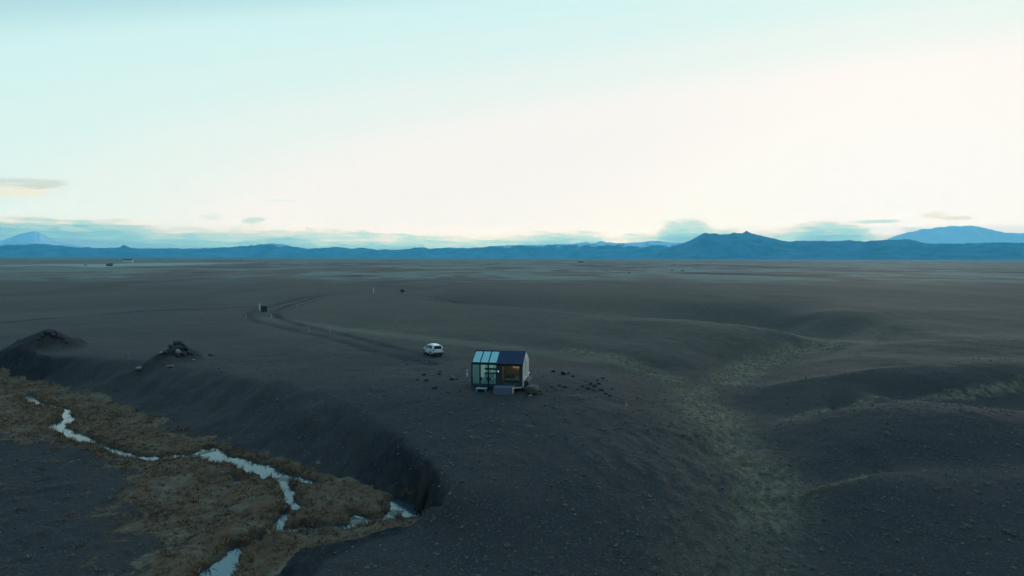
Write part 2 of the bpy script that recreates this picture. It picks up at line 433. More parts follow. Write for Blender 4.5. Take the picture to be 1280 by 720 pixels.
def stream_field(X, Y):
    f = np.full(X.shape, -9.0)
    for s in SW:
        m = (X > s[:, 0].min() - 6) & (X < s[:, 0].max() + 6) & (Y > s[:, 1].min() - 6) & (Y < s[:, 1].max() + 6)
        if not m.any(): continue
        d, w, _ = poly_dist(X[m], Y[m], s, False)
        f[m] = np.maximum(f[m], w - d)
    return f

# mounds with rocky tops: (photo x, y of the peak, height of the peak)
def peak(px, py, z):
    return at_z(px, py, z)
M1 = peak(61, 415, 2.6); M2 = peak(218, 434, 1.6)
def line(px_list):
    return np.array([at_z(*p)[:2] for p in px_list])
RID1 = np.array([[*at_z(61,415,2.6)[:2], 3.1], [*at_z(50,421,2.0)[:2], 2.5], [*at_z(36,434,.6)[:2], 1.7], [*at_z(20,448,-1.0)[:2], 1.2], [*at_z(2,464,-2.4)[:2], .9]])
RID1B = np.array([[*at_z(61,415,2.6)[:2], 3.1], [*at_z(76,424,1.2)[:2], 1.5], [*at_z(95,434,.2)[:2], .4]])
RID2 = np.array([[*at_z(222,431,1.7)[:2], 2.0], [*at_z(206,440,1.0)[:2], 1.5], [*at_z(190,452,-.2)[:2], .9], [*at_z(172,464,-1.4)[:2], .4]])
RID2B = np.array([[*at_z(222,431,1.7)[:2], 2.0], [*at_z(236,438,.9)[:2], 1.3], [*at_z(255,446,.1)[:2], .3]])

CREST = [([(480,373,1.4),(600,381,1.6),(700,388,1.7),(760,394,1.7),(850,399,1.6),(922,406,1.2),(980,415,.3),(1038,432,-1.6)], 2.6, 15),
 ([(1050,436,-1.9),(1090,430,-.6),(1138,427,.2),(1200,425,.7),(1290,423,1.0)], 1.0, 9),
 ([(943,488,-2.9),(975,479,-2.0),(1020,471,-1.1),(1060,464,-.6),(1105,459,-.4),(1150,457,-.2)], .5, 4),
 ([(998,523,-3.0),(1025,516,-1.9),(1057,510,-1.2),(1110,504,-.6),(1160,503,-.4),(1220,507,-.6),(1290,511,-.8)], .75, 4),
 ([(992,623,-4.3),(1020,614,-3.6),(1044,607,-3.1),(1075,599,-2.7),(1105,593,-2.5),(1150,589,-2.3)], .55, 3)]
CRL = [(np.array([at_z(*p)[:2] for p in pts]), D, w) for pts, D, w in CREST]
def crest_cut(X, Y):
    out = np.zeros(X.shape)
    for P, D, w in CRL:
        m = (X > P[:, 0].min() - 40) & (X < P[:, 0].max() + 40) & (Y > P[:, 1].min() - 20) & (Y < P[:, 1].max() + 8 * w)
        if not m.any(): continue
        x, y = X[m], Y[m]
        best = np.full(x.shape, 1e9); sg = np.zeros(x.shape); cum = 0; pos = np.zeros(x.shape)
        tot = np.hypot(*(P[1:] - P[:-1]).T).sum()
        for a, b in zip(P[:-1], P[1:]):
            dx, dy = b - a; L = math.hypot(dx, dy)
            t = np.clip(((x - a[0]) * dx + (y - a[1]) * dy) / (L * L), 0, 1)
            d = np.hypot(x - a[0] - t * dx, y - a[1] - t * dy); k = d < best
            best = np.where(k, d, best); sg = np.where(k, dx * (y - a[1]) - dy * (x - a[0]), sg); pos = np.where(k, (cum + t * L) / tot, pos); cum += L
        s = best / w
        taper = sstep(pos, -.02, .25) * (1 - sstep(pos, .80, 1.02))
        out[m] -= np.where(sg > 0, D * s * np.exp(1 - s), 0) * taper
    return out

BUMPS = [(266,676,1.5,.55),(332,680,1.9,.5),(300,664,1.6,.35),(385,648,1.5,.4),(430,628,2.0,.35),(330,632,2.2,.4),(225,586,1.8,.3),(118,563,2,.3),(150,545,2.4,.35)]
BPS = []
for px_, py_, rr_, hh_ in BUMPS:
    p_ = on_floor(px_, py_); BPS.append((p_[0], p_[1], rr_, hh_))

def height(X, Y, detail=True):
    X = np.asarray(X, float); Y = np.asarray(Y, float)
    U = upper(X, Y)
    U = U + crest_cut(X, Y)
    near = Y < 170
    Z = U.copy()
    if detail:
        fade = 1 - sstep(Y, 60, 500)
        Z += 0.30 * fbm(X / 14, Y / 14, 3, 5) * (0.35 + 0.65 * fade)
        Z += 0.9 * fbm(X / 160, Y / 160, 3, 6) * sstep(Y, 150, 500)
        Z += 0.08 * fbm(X / 2.2, Y / 2.2, 3, 8) * fade
        Z += 0.055 * fbm(X / .75, Y / .9, 3, 9) * (1 - sstep(Y, 70, 130))
        rip = sstep(X, 0, 10) * (1 - sstep(Y, 60, 85)) * (1 - sstep(X - .28 * Y, 0, 8))
        Z += 0.22 * rip * fbm(X / 1.1 + 3, Y / 2.6, 3, 12)
    if near.any():
        x = X[near]; y = Y[near]
        wob = 1.3 * fbm(x / 6, y / 6, 3, 21) if detail else 0
        d, w, ins = poly_dist(x, y, vp)
        sd = np.where(ins, d, -d) + wob * np.clip(w / 8, 0.25, 1)
        k = np.clip(sd / np.maximum(w, 0.5), 0, 1)
        fl = floor_z(x, y)
        if detail:
            fl = fl + 0.20 * np.abs(fbm(x / 3.2, y / 3.2, 3, 31)) + 0.10 * fbm(x / .9, y / .9, 2, 33)
            # low hummocks on the grassy bed
            fl = fl + 0.28 * sstep(fbm(x / 4.5, y / 4.5, 2, 41), 0.10, 0.5)
        for bx, by, br, bh_ in BPS: fl = fl + bh_ * np.exp(-(((x - bx) / br) ** 2 + ((y - by) / br) ** 2) ** 1.6)
        kk = k * k * (3 - 2 * k)
        kk = np.where(w > 6, 0.55 * k + 0.45 * kk, kk)
        if detail:   # rills down the bank
            kk = np.clip(kk + 0.17 * np.sin(np.pi * k) * fbm(x / 2.4, y / 9, 3, 51) * 2, 0, 1)
        z = Z[near]
        z = z + (fl - z) * kk
        sf = stream_field(x, y)
        if detail: sf = sf + (0.42 * fbm(x / 1.1, y / 1.1, 4, 61, .65) + .20 * fbm(x / .35, y / .5, 2, 63)) * (sf > -3)
        q_ = sstep(sf, -0.34, 0.10) * (sd > -.8)
        z = z + (np.minimum(z, floor_z(x, y) - 0.36) - z) * q_
        # mounds
        def ridge(P, slope, sharp=1.0):
            d, h, _ = poly_dist(x, y, P, False)
            n = fbm(x / 1.6, y / 1.6, 3, 71) * 0.22 if detail else 0
            return np.clip(h - d * slope * (1 + n), 0, None) ** sharp
        z = z + np.maximum(ridge(RID1, .52), ridge(RID1B, .46))
        z = z + np.maximum(ridge(RID2, .48), ridge(RID2B, .44))
        # level pad under the lodge
        Z[near] = z
    return Z

# grid: fine in front of the camera, coarser with distance, open all round
yy = np.concatenate([np.linspace(-2500, -60, 14), np.linspace(-40, 24, 26), 1 / np.linspace(1 / 26.0, 1 / 420.0, NROW), np.geomspace(435, 60000, 110)])
uu = np.linspace(-1, 1, NCOL)
uu = np.sign(uu) * np.abs(uu) ** 1.0
UU, YY = np.meshgrid(uu, yy, indexing='xy')
half = 26 + 0.80 * np.maximum(YY, 0)
XX = UU * half
# side skirts so that the ground goes on beyond the frame
ext = np.array([1.15, 1.4, 2.0, 4.0, 12.0])
XL = -half[:, :1] * ext[::-1][None]; XR = half[:, :1] * ext[None]
XX = np.hstack([XL, XX, XR]); YY = np.repeat(yy[:, None], XX.shape[1], 1)
ZZ = height(XX, YY)
nr, nc = XX.shape
i = np.arange(nr - 1)[:, None] * nc + np.arange(nc - 1)[None]
gf = np.stack([i, i + 1, i + nc + 1, i + nc], -1).reshape(-1, 4)

# ---- what grows or lies where
X = XX.ravel(); Y = YY.ravel()
masks = np.zeros((nr * nc, 4), np.float32); masks2 = np.zeros((nr * nc, 4), np.float32)
nearm = Y < 175
x, y = X[nearm], Y[nearm]
d, w, ins = poly_dist(x, y, vp)
sd = np.where(ins, d, -d)
k = sd / np.maximum(w, 0.5)
edge = 0.28 * fbm(x / 5, y / 5, 3, 81) + 0.20 * fbm(x / 1.3, y / 1.6, 3, 82)
veg = sstep(k + edge * 0.6, 0.80, 1.02)
# bare dark gravel flat on the near left of the bed
gp = np.array([on_floor(a, b)[:2] for a, b in [(-200,545),(-60,535),(20,545),(70,556),(125,574),(160,592),(166,630),(180,660),(200,690),(190,760),(-300,760)]])
dg, _, ig = poly_dist(x, y, gp)
sg = np.where(ig, dg, -dg) + 5.0 * fbm(x / 4, y / 4, 5, 91, .65)
gravel = sstep(sg, -5.0, 5.0)
veg = veg * (1 - 0.9 * gravel)
patch = on_floor(22, 554)
veg = np.maximum(veg, 0.8 * np.exp(-(((x - patch[0]) / 3.2) ** 2 + ((y - patch[1]) / 1.6) ** 2)))
masks[nearm, 0] = veg

def band(pts, wid, X, Y, soft=1.0):
    P = np.array([[*at_z(a, b, c)[:2], 1] for a, b, c in pts])
    d, _, _ = poly_dist(X, Y, P, False)
    return 1 - sstep(d + 0.35 * wid * fbm(X / (wid * .7), Y / (wid * .7), 3, 95), wid * (1 - soft), wid)
# pale olive scrub in the gully
ol = np.zeros(X.shape)
sel = Y < 200
xs, ys = X[sel], Y[sel]
o1 = band([(720,443,-.5),(790,458,-1.3),(840,474,-2.1),(872,500,-2.8)], 3.6, xs, ys, .95)
o2 = band([(872,490,-2.7),(890,520,-3.2),(915,560,-3.8),(945,600,-4.4),(955,650,-4.9)], 5.2, xs, ys, .95)
o2b = band([(872,500,-2.7),(890,540,-3.3),(915,580,-4.0),(935,640,-4.8),(940,719,-5.3)], 8.0, xs, ys, .98) * .30
o3 = band([(1035,434,-2.2),(985,443,-2.5),(940,457,-2.8),(905,478,-3)], 4.6, xs, ys, .9)
o4 = band([(1280,486,-2.2),(1207,497,-2.6),(1110,501,-2.8),(1040,513,-3.2),(985,524,-3.4)], 1.6, xs, ys, .8) * .8
o5 = band([(992,622,-4.3),(1044,606,-3.1),(1075,599,-2.7)], 0.8, xs, ys, .8) * .9
ol[sel] = np.clip(np.maximum.reduce([o1 * .8, o2 * .78, o2b, o3, o4, o5]), 0, 1)
masks[:, 1] = ol
# paler sand streak beyond the lodge
st = np.zeros(X.shape)
st[sel] = band([(330,398,.3),(520,424,.3),(600,432,.3),(660,437,.2),(720,447,-.4),(780,458,-1.2)], 4.0, xs, ys, .9)
masks[:, 2] = st
# wheel tracks
def rut(pts, wid):
    P = np.array([[*at_z(a, b, .3)[:2], 1] for a, b in pts])
    out = np.zeros(X.shape)
    s2 = (Y > 60) & (Y < 520)
    d, _, _ = poly_dist(X[s2], Y[s2], P, False)
    out[s2] = 1 - sstep(d, wid * .4, wid)
    return out
R1 = [(540,452),(510,446),(470,438),(430,428),(390,418),(350,409),(325,403),(312,398),(309,395),(315,391),(335,386),(360,380),(385,374),(410,370),(440,368),(500,365),(560,364)]
R2 = [(535,442),(510,438),(480,431),(440,421),(405,412),(375,405),(352,399),(343,394),(346,390),(360,385),(380,379),(400,373),(420,370)]
R3 = [(-60,410),(0,405),(60,400),(120,396),(180,391),(240,388),(300,386),(335,385)]
tr = np.maximum.reduce([rut(R1, 1.5), rut(R2, 1.4), rut(R3, 2.6) * .8, rut([(490,371),(540,375),(600,380),(680,386),(760,393),(850,398)], 2.0) * .5])
tr = np.maximum(tr, .5 * np.maximum(rut([(a, b - 2.4) for a, b in R1], 1.2), rut([(a + 3, b + 3) for a, b in R2], 1.2)))
masks[:, 3] = tr * np.clip(.75 + .5 * fbm(X / 9, Y / 9, 2, 99), 0, 1)
# between the ruts the road is a little smoother and darker; far pale hayfield
road = np.zeros(X.shape)
ra = [at_z(a, b, .3)[:2] for a, b in R1[:11]]; rb = [at_z(a, b, .3)[:2] for a, b in R2[:10]][::-1]
dr, _, ir = poly_dist(X[sel], Y[sel], np.array(ra + rb))
road[sel] = sstep(np.where(ir, dr, -dr), -.5, 1.5) * .5
masks2[:, 0] = road
fp = [at_z(a, b, 0)[:2] for a, b in [(-40,332.4),(60,331.8),(105,332.6),(120,334.6),(140,333.6),(205,331.2),(330,328.6),(330,328.0),(200,328.9),(110,330.2),(-40,331.4)]]
sf_ = (Y > 400)
df, _, if_ = poly_dist(X[sf_], Y[sf_], np.array(fp))
fld = np.zeros(X.shape); fld[sf_] = sstep(np.where(if_, df, -df) + 60 * fbm(X[sf_] / 200, Y[sf_] / 200, 3, 103), -15, 30)
masks2[:, 1] = fld
# bank faces and mounds: shade of their steep slopes painted in, near black
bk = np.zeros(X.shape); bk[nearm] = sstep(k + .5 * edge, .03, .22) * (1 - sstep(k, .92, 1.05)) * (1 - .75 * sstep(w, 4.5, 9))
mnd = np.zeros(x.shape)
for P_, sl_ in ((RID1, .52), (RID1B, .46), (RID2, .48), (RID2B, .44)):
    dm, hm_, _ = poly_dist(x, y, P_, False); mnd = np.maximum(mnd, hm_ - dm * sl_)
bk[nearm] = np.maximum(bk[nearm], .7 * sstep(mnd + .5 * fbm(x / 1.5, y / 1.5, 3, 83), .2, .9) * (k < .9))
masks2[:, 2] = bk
# damp dark margin of the stream
wet = np.zeros(X.shape); wet[nearm] = sstep(stream_field(x, y), -1.2, -.1) * ins
masks2[:, 3] = wet
ZZr = ZZ.ravel() - 0.06 * np.clip(tr, 0, 1)

# ---- ground material
gm, g, b = new_mat('volcanic_ground')
geo = g.n('ShaderNodeNewGeometry').outputs['Position']
def attr(nm):
    a = g.n('ShaderNodeAttribute', _attribute_name=nm); s = g.n('ShaderNodeSeparateColor'); g.link(a.outputs['Color'], s.inputs[0])
    return s.outputs[0], s.outputs[1], s.outputs[2], a.outputs['Alpha']
veg_, ol_, st_, tr_ = attr('cover'); rd_, fl_, bk_, wt_ = attr('cover_more')
sep = g.n('ShaderNodeSeparateXYZ'); g.link(geo, sep.inputs[0])
flat = g.n('ShaderNodeCombineXYZ'); g.link(sep.outputs[0], flat.inputs[0]); g.link(sep.outputs[1], flat.inputs[1]); P2 = flat.outputs[0]
nA = g.noise(P2, 0.045, 5, 0.6); nB = g.noise(P2, 0.6, 6, 0.65); nC = g.noise(P2, 5.0, 5, 0.7); nD = g.noise(g.scalevec(P2, (1, .45, 1)), 1.7, 5, 0.7)
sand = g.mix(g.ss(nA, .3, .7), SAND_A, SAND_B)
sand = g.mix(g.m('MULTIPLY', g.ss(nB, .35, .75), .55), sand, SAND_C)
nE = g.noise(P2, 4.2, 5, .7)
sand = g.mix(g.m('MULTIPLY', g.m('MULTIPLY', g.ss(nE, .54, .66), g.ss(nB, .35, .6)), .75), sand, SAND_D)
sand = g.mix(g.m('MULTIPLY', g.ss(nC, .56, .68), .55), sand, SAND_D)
# the far plain: heath, moss and black sand in broad patches
yfar = g.ss(g.m('ADD', sep.outputs[1], g.m('MULTIPLY', g.m('SUBTRACT', nA, .5), 300.0)), 330, 560)
fA = g.noise(g.scalevec(P2, (1, .55, 1)), 0.010, 6, 0.62, .8); fB = g.noise(g.scalevec(P2, (1, .5, 1)), 0.0024, 5, .6, .5); fC = g.noise(P2, 0.035, 5, .65)
farc = g.ramp(g.m('ADD', g.m('MULTIPLY', fA, .50), g.m('ADD', g.m('MULTIPLY', fB, .38), g.m('MULTIPLY', fC, .12))), [
    (0.395, HEATH_DARK), (0.425, HEATH_DARK), (0.44, HEATH_RED), (0.465, HEATH_RED), (0.475, HEATH_MID), (0.50, HEATH_GREY), (0.515, HEATH_OLIVE), (0.56, HEATH_GREY), (0.585, HEATH_RED), (0.61, HEATH_RED), (0.63, HEATH_OLIVE), (0.66, HEATH_PALE)])
sand_lit = g.ss(g.m('ADD', sep.outputs[1], g.m('MULTIPLY', g.m('SUBTRACT', nA, .5), 90.0)), 62, 150)  # sand paler with distance: light on the farther ground put into its colour
sand = g.mix(sand_lit, sand, g.mix(g.ss(nB, .35, .7), SAND_LIT_A, SAND_LIT_B))
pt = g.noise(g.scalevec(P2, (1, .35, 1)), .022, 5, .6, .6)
sand = g.mix(g.m('MULTIPLY', g.m('MULTIPLY', sand_lit, g.ss(pt, .42, .62)), .55), sand, (.048, .038, .031))
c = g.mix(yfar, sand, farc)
c = g.mix(g.m('MULTIPLY', st_, .45), c, STREAK)
olc = g.mix(g.ss(nD, .35, .65), OLIVE_A, OLIVE_B)
c = g.mix(g.m('MULTIPLY', ol_, g.ss(g.m('ADD', nD, g.m('MULTIPLY', nB, .5)), .55, .85), clamp=True), c, olc)
c = g.mix(g.m('MULTIPLY', bk_, g.ss(nB, .25, .5, .62, .95)), c, g.mix(g.ss(nD, .4, .65), (.011, .009, .009), (.026, .020, .019)))  # shade on banks and mounds, mixed in as dark colour
vn = g.noise(P2, 0.35, 5, .65); vn2 = g.noise(P2, 2.6, 5, .7)
vegc = g.ramp(vn, [(.32, GRASS_DARK), (.45, GRASS_RUST), (.55, GRASS_TAN), (.68, GRASS_PALE)])
vegc = g.mix(g.m('MULTIPLY', g.ss(vn2, .4, .7), .5), vegc, GRASS_PALE)
vm = g.ss(g.m('ADD', veg_, g.m('ADD', g.m('MULTIPLY', g.m('SUBTRACT', vn2, .5), 1.1), g.m('MULTIPLY', g.m('SUBTRACT', vn, .5), 1.5))), .34, .72)
c = g.mix(vm, c, vegc)
c = g.mix(g.m('MULTIPLY', wt_, .55), c, GRASS_DARK)
c = g.mix(g.m('MULTIPLY', rd_, .35), c, (.035, .038, .040))
c = g.mix(g.m('MULTIPLY', tr_, .85), c, (.012, .012, .014))
c = g.mix(fl_, c, (.27, .25, .17))
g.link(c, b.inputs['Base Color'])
b.inputs['Roughness'].default_value = 0.95
b.inputs['Specular IOR Level'].default_value = 0.12
bh = g.m('ADD', g.m('MULTIPLY', nC, .05), g.m('ADD', g.m('MULTIPLY', nB, .12), g.m('MULTIPLY', g.m('MULTIPLY', vn2, vm), .25)))
bp = g.n('ShaderNodeBump'); bp.inputs['Strength'].default_value = .8; bp.inputs['Distance'].default_value = 1.0
g.link(bh, bp.inputs['Height']); g.link(bp.outputs[0], b.inputs['Normal'])

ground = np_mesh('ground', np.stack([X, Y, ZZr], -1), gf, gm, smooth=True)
props(ground, kind='structure')
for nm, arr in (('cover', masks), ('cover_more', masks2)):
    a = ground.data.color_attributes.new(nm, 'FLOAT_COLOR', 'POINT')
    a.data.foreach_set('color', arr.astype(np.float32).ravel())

def gz(x, y):
    return float(height(np.array([x]), np.array([y]))[0])
def hit(px, py):
    """where the ray through a photo pixel meets the land"""
    d = ray(px, py)
    ts = np.concatenate([np.arange(20, 200, .25), np.geomspace(200, 6000, 500)])
    P = np.array([0, 0, HC])[None] + d[None] * ts[:, None]
    z = height(P[:, 0], P[:, 1])
    under = np.nonzero(P[:, 2] < z)[0]
    k = under[0] if len(under) else len(ts) - 1
    if k > 0:
        a = P[k - 1, 2] - z[k - 1]; bb = z[k] - P[k, 2]
        q = a / (a + bb + 1e-9)
        p = P[k - 1] * (1 - q) + P[k] * q
    else: p = P[k]
    return Vector((p[0], p[1], gz(p[0], p[1])))

# ------------------------------------------------------------------ stream water
wm_, g, b = new_mat('stream_water')
b.inputs['Base Color'].default_value = (.02, .03, .035, 1); b.inputs['Roughness'].default_value = .06
b.inputs['IOR'].default_value = WIOR; b.inputs['Specular Tint'].default_value = (.72, .97, 1, 1); b.inputs['Metallic'].default_value = 0
geo = g.n('ShaderNodeNewGeometry').outputs['Position']
bp = g.n('ShaderNodeBump'); bp.inputs['Strength'].default_value = .12; bp.inputs['Distance'].default_value = .05
g.link(g.noise(geo, 3.0, 3, .6), bp.inputs['Height']); g.link(bp.outputs[0], b.inputs['Normal'])
vs_, fs_ = [], []
for s in SW:
    seg = []
    for a, bb in zip(s[:-1], s[1:]):
        n = max(2, int(np.hypot(*(bb - a)[:2]) / .4))
        for t in np.linspace(0, 1, n, endpoint=False): seg.append(a + (bb - a) * t)
    seg.append(s[-1]); seg = np.array(seg)
    tn = np.gradient(seg[:, :2], axis=0); tn /= np.linalg.norm(tn, axis=1)[:, None] + 1e-9
    nn = np.stack([-tn[:, 1], tn[:, 0]], 1)
    for q in range(len(seg)):
        for sgn in (-1, 1):
            wd = seg[q, 2] + .45
            p = seg[q, :2] + nn[q] * wd * sgn
            vs_.append((p[0], p[1], floor_z(*p) - 0.13))
    base = len(vs_) - 2 * len(seg)
    for q in range(len(seg) - 1):
        fs_.append((base + 2 * q, base + 2 * q + 2, base + 2 * q + 3, base + 2 * q + 1))
water = np_mesh('stream', vs_, fs_, wm_); props(water, kind='structure')
# ------------------------------------------------------------------ building blocks
def new_mesh(name, bm, mat, parent=None, smooth=False):
    me = bpy.data.meshes.new(name); bm.normal_update(); bm.to_mesh(me); bm.free()
    for m in (mat if isinstance(mat, list) else [mat]): me.materials.append(m)
    if smooth:
        for p in me.polygons: p.use_smooth = True
    o = bpy.data.objects.new(name, me); COL.objects.link(o)
    if parent is not None: o.parent = parent
    return o
def empty(name, loc, rz=0.0):
    o = bpy.data.objects.new(name, None); COL.objects.link(o)
    o.location = loc; o.rotation_euler = (0, 0, rz); o.empty_display_size = .3
    return o
def box(bm, x0, x1, y0, y1, z0, z1, bev=0.0):
    vs = [bm.verts.new((x, y, z)) for z in (z0, z1) for y in (y0, y1) for x in (x0, x1)]
    fs = [bm.faces.new([vs[i] for i in f]) for f in ((0, 2, 3, 1), (4, 5, 7, 6), (0, 1, 5, 4), (2, 6, 7, 3), (0, 4, 6, 2), (1, 3, 7, 5))]
    if bev:
        es = list({e for f in fs for e in f.edges})
        bmesh.ops.bevel(bm, geom=es, offset=bev, segments=1, affect='EDGES')
def prism(bm, pts, d):
    """extrude the polygon pts (3-D, planar) by the vector d"""
    a = [bm.verts.new(p) for p in pts]; b_ = [bm.verts.new(Vector(p) + Vector(d)) for p in pts]
    n = len(pts)
    bm.faces.new(a); bm.faces.new(b_[::-1])
    for i in range(n): bm.faces.new((a[(i + 1) % n], a[i], b_[i], b_[(i + 1) % n]))
    bmesh.ops.recalc_face_normals(bm, faces=bm.faces[:])
def bar(bm, p, q, r, seg=6):
    p = Vector(p); q = Vector(q); ax = (q - p).normalized()
    t = ax.orthogonal().normalized(); u = ax.cross(t)
    A = []; B = []
    for i in range(seg):
        a = 2 * math.pi * (i + .5) / seg; o = t * math.cos(a) * r + u * math.sin(a) * r
        A.append(bm.verts.new(p + o)); B.append(bm.verts.new(q + o))
    bm.faces.new(A[::-1]); bm.faces.new(B)
    for i in range(seg): bm.faces.new((A[i], A[(i + 1) % seg], B[(i + 1) % seg], B[i]))
def B1(fn, *a, **k):
    bm = bmesh.new(); fn(bm, *a, **k); return bm

def simple_mat(name, col, rough=.6, metal=0.0, var=.15, scale=6.0, spec=.4, bump=0.0):
    m, g, b = new_mat(name)
    tc = g.n('ShaderNodeTexCoord').outputs['Object']
    n = g.noise(tc, scale, 4, .6)
    c = g.mix(g.ss(n, .3, .7), tuple(c * (1 - var) for c in col), tuple(min(1, c * (1 + var)) for c in col))
    g.link(c, b.inputs['Base Color']); b.inputs['Roughness'].default_value = rough
    b.inputs['Metallic'].default_value = metal; b.inputs['Specular IOR Level'].default_value = spec
    if bump:
        bp = g.n('ShaderNodeBump'); bp.inputs['Strength'].default_value = bump; bp.inputs['Distance'].default_value = .05
        g.link(n, bp.inputs['Height']); g.link(bp.outputs[0], b.inputs['Normal'])
    return m
def glass_mat(name, tint, refl, rough=.03, coat=None, cover=0.0):
    """thin pane: clear transmission and a mirror share; cover is the share of white film or blind on it"""
    m = bpy.data.materials.new(name); m.use_nodes = True
    g = NT(m.node_tree); out = [n for n in m.node_tree.nodes if n.type == 'OUTPUT_MATERIAL'][0]
    m.node_tree.nodes.remove(m.node_tree.nodes['Principled BSDF'])
    tr = g.n('ShaderNodeBsdfTransparent'); tr.inputs[0].default_value = (*tint, 1)
    gl = g.n('ShaderNodeBsdfGlossy'); gl.inputs['Roughness'].default_value = rough; gl.inputs['Color'].default_value = (.85, .97, .85, 1)
    fr = g.n('ShaderNodeFresnel'); fr.inputs['IOR'].default_value = 1.5
    mx = g.n('ShaderNodeMixShader')
    g.link(g.m('ADD', fr.outputs[0], refl, clamp=True), mx.inputs[0]); g.link(tr.outputs[0], mx.inputs[1]); g.link(gl.outputs[0], mx.inputs[2])
    last = mx.outputs[0]
    if cover:
        df = g.n('ShaderNodeBsdfDiffuse'); df.inputs[0].default_value = (*coat, 1)
        m2 = g.n('ShaderNodeMixShader'); m2.inputs[0].default_value = cover
        g.link(last, m2.inputs[1]); g.link(df.outputs[0], m2.inputs[2]); last = m2.outputs[0]
    g.link(last, out.inputs['Surface'])
    return m

M_navy = simple_mat('navy_metal', (.008, .015, .036), .55, .0, .12, 3, .15)
M_black = simple_mat('black_cladding', (.022, .024, .028), .6, 0, .2, 8)
M_cream = simple_mat('pale_boards', (.56, .50, .40), .7, 0, .15, 2.5)
M_deck = simple_mat('grey_deck_board', (.10, .10, .13), .7, 0, .15, 5)
M_deckside = simple_mat('pale_timber', (.50, .40, .29), .7, 0, .15, 5)
M_white = simple_mat('white_paint', (.62, .62, .60), .5, 0, .08, 4)
M_linen = simple_mat('white_linen', (.70, .68, .66), .9, 0, .08, 9)
M_wood = simple_mat('oak_board', (.30, .17, .08), .6, 0, .25, 4)
M_darkwood = simple_mat('dark_worktop', (.05, .04, .035), .5, 0, .2, 5)
M_grey = simple_mat('grey_fabric', (.10, .11, .12), .9, 0, .2, 9)
M_steel = simple_mat('galvanised_steel', (.35, .36, .37), .4, .8, .1, 6)
M_glass = glass_mat('clear_glass', (.87, .985, .97), .05)
M_glass2 = glass_mat('skylight_glass', (.80, .97, .93), .11, .05, (.50, .66, .60), .24)
M_glassd = glass_mat('dark_glass', (.25, .30, .32), .04)

# ------------------------------------------------------------------ the glass cabin
FZ = .65
A0 = at_z(589.6, 480.2, FZ); B0 = at_z(653.2, 482.2, FZ)
CL = float(np.hypot(*(B0 - A0)[:2])); CRZ = math.atan2(B0[1] - A0[1], B0[0] - A0[0])
print('cabin length', CL, 'rotation', math.degrees(CRZ))
CD = 4.7; EH = 2.42; RH = 3.50           # depth, eaves and ridge above the floor
cab = empty('cabin', (A0[0], A0[1], 0), CRZ)
props(cab, 'small gabled cabin, left half a glasshouse, right half under a dark navy metal roof', 'cabin')
gx = CL * .495                            # where the glass half ends
t_ = .06
zf, ze, zr = FZ, FZ + EH, FZ + RH
slope = Vector((0, CD / 2, RH - EH)); 
def P(name, bm, mat, parent=cab, label=None):
    o = new_mesh(name, bm, mat, parent)
    if label: o['label'] = label
    return o
P('floor', B1(box, -.04, CL + .04, -.04, CD + .04, zf - .22, zf - .03, .015), M_black)
P('floor_boards', B1(box, .0, CL - .01, .12, CD - .12, zf - .028, zf), simple_mat('pale_floor', (.50, .46, .40), .5))
for x_ in (.25, CL * .36, CL * .66, CL - .25):
    for y_ in (.25, CD - .25):
        P('leg', B1(box, x_ - .09, x_ + .09, y_ - .09, y_ + .09, -.9, zf - .222), M_darkwood)
# glass half: posts, three bays in front and behind, three roof panes each side
bays = [0.0, gx / 3, 2 * gx / 3, gx]
def framed(name, x0, x1, y, z0, z1, pane, fm=M_navy, w=.07, dpt=.08, kind='window'):
    bm = bmesh.new()
    box(bm, x0, x0 + w, y - dpt / 2, y + dpt / 2, z0, z1); box(bm, x1 - w, x1, y - dpt / 2, y + dpt / 2, z0, z1)
    box(bm, x0 + w, x1 - w, y - dpt / 2, y + dpt / 2, z0, z0 + w); box(bm, x0 + w, x1 - w, y - dpt / 2, y + dpt / 2, z1 - w, z1)
    o = P(name, bm, fm)
    P('pane', B1(box, x0 + w, x1 - w, y - .008, y + .008, z0 + w, z1 - w), pane, o)
    return o
for a_, b_ in zip(bays[:-1], bays[1:]):
    framed('window', a_ + .002, b_ - .002, .05, zf + .002, ze - .09, M_glass)
    framed('window', a_ + .002, b_ - .002, CD - .05, zf + .002, ze - .09, M_glass)
    for s in (0, 1):
        def mp(x, q, n):   # q along the slope from eaves to ridge, n outwards
            yv = q * CD / 2; zv = q * (RH - EH)
            nn = Vector((0, -(RH - EH), CD / 2)).normalized()
            y = yv + nn.y * n; z = ze + zv + nn.z * n
            return (x, y if s == 0 else CD - y, z)
        bm = bmesh.new()
        w = .055; q0, q1 = .0, .985
        for (xa, xb, qa, qb) in ((a_ + .002, a_ + w, q0, q1), (b_ - w, b_ - .002, q0, q1), (a_ + w, b_ - w, q0, q0 + .035), (a_ + w, b_ - w, q1 - .035, q1)):
            pts = [mp(xa, qa, 0), mp(xb, qa, 0), mp(xb, qb, 0), mp(xa, qb, 0)]
            prism(bm, pts, Vector(mp(0, 0, .08)) - Vector(mp(0, 0, 0)))
        sk = P('roof_window', bm, M_navy)
        bm = bmesh.new()
        pts = [mp(a_ + w, .035, .03), mp(b_ - w, .035, .03), mp(b_ - w, q1 - .035, .03), mp(a_ + w, q1 - .035, .03)]
        prism(bm, pts, Vector(mp(0, 0, .012)) - Vector(mp(0, 0, 0)))
        P('pane', bm, M_glass2, sk)
P('ridge_beam', B1(box, -.05, CL + .06, CD / 2 - .08, CD / 2 + .08, zr - .03, zr + .10, .01), M_navy)
P('eaves_beam', B1(box, -.05, gx, -.03, .12, ze - .088, ze + .02), M_navy)
P('eaves_beam', B1(box, -.05, gx, CD - .12, CD + .03, ze - .088, ze + .02), M_navy)
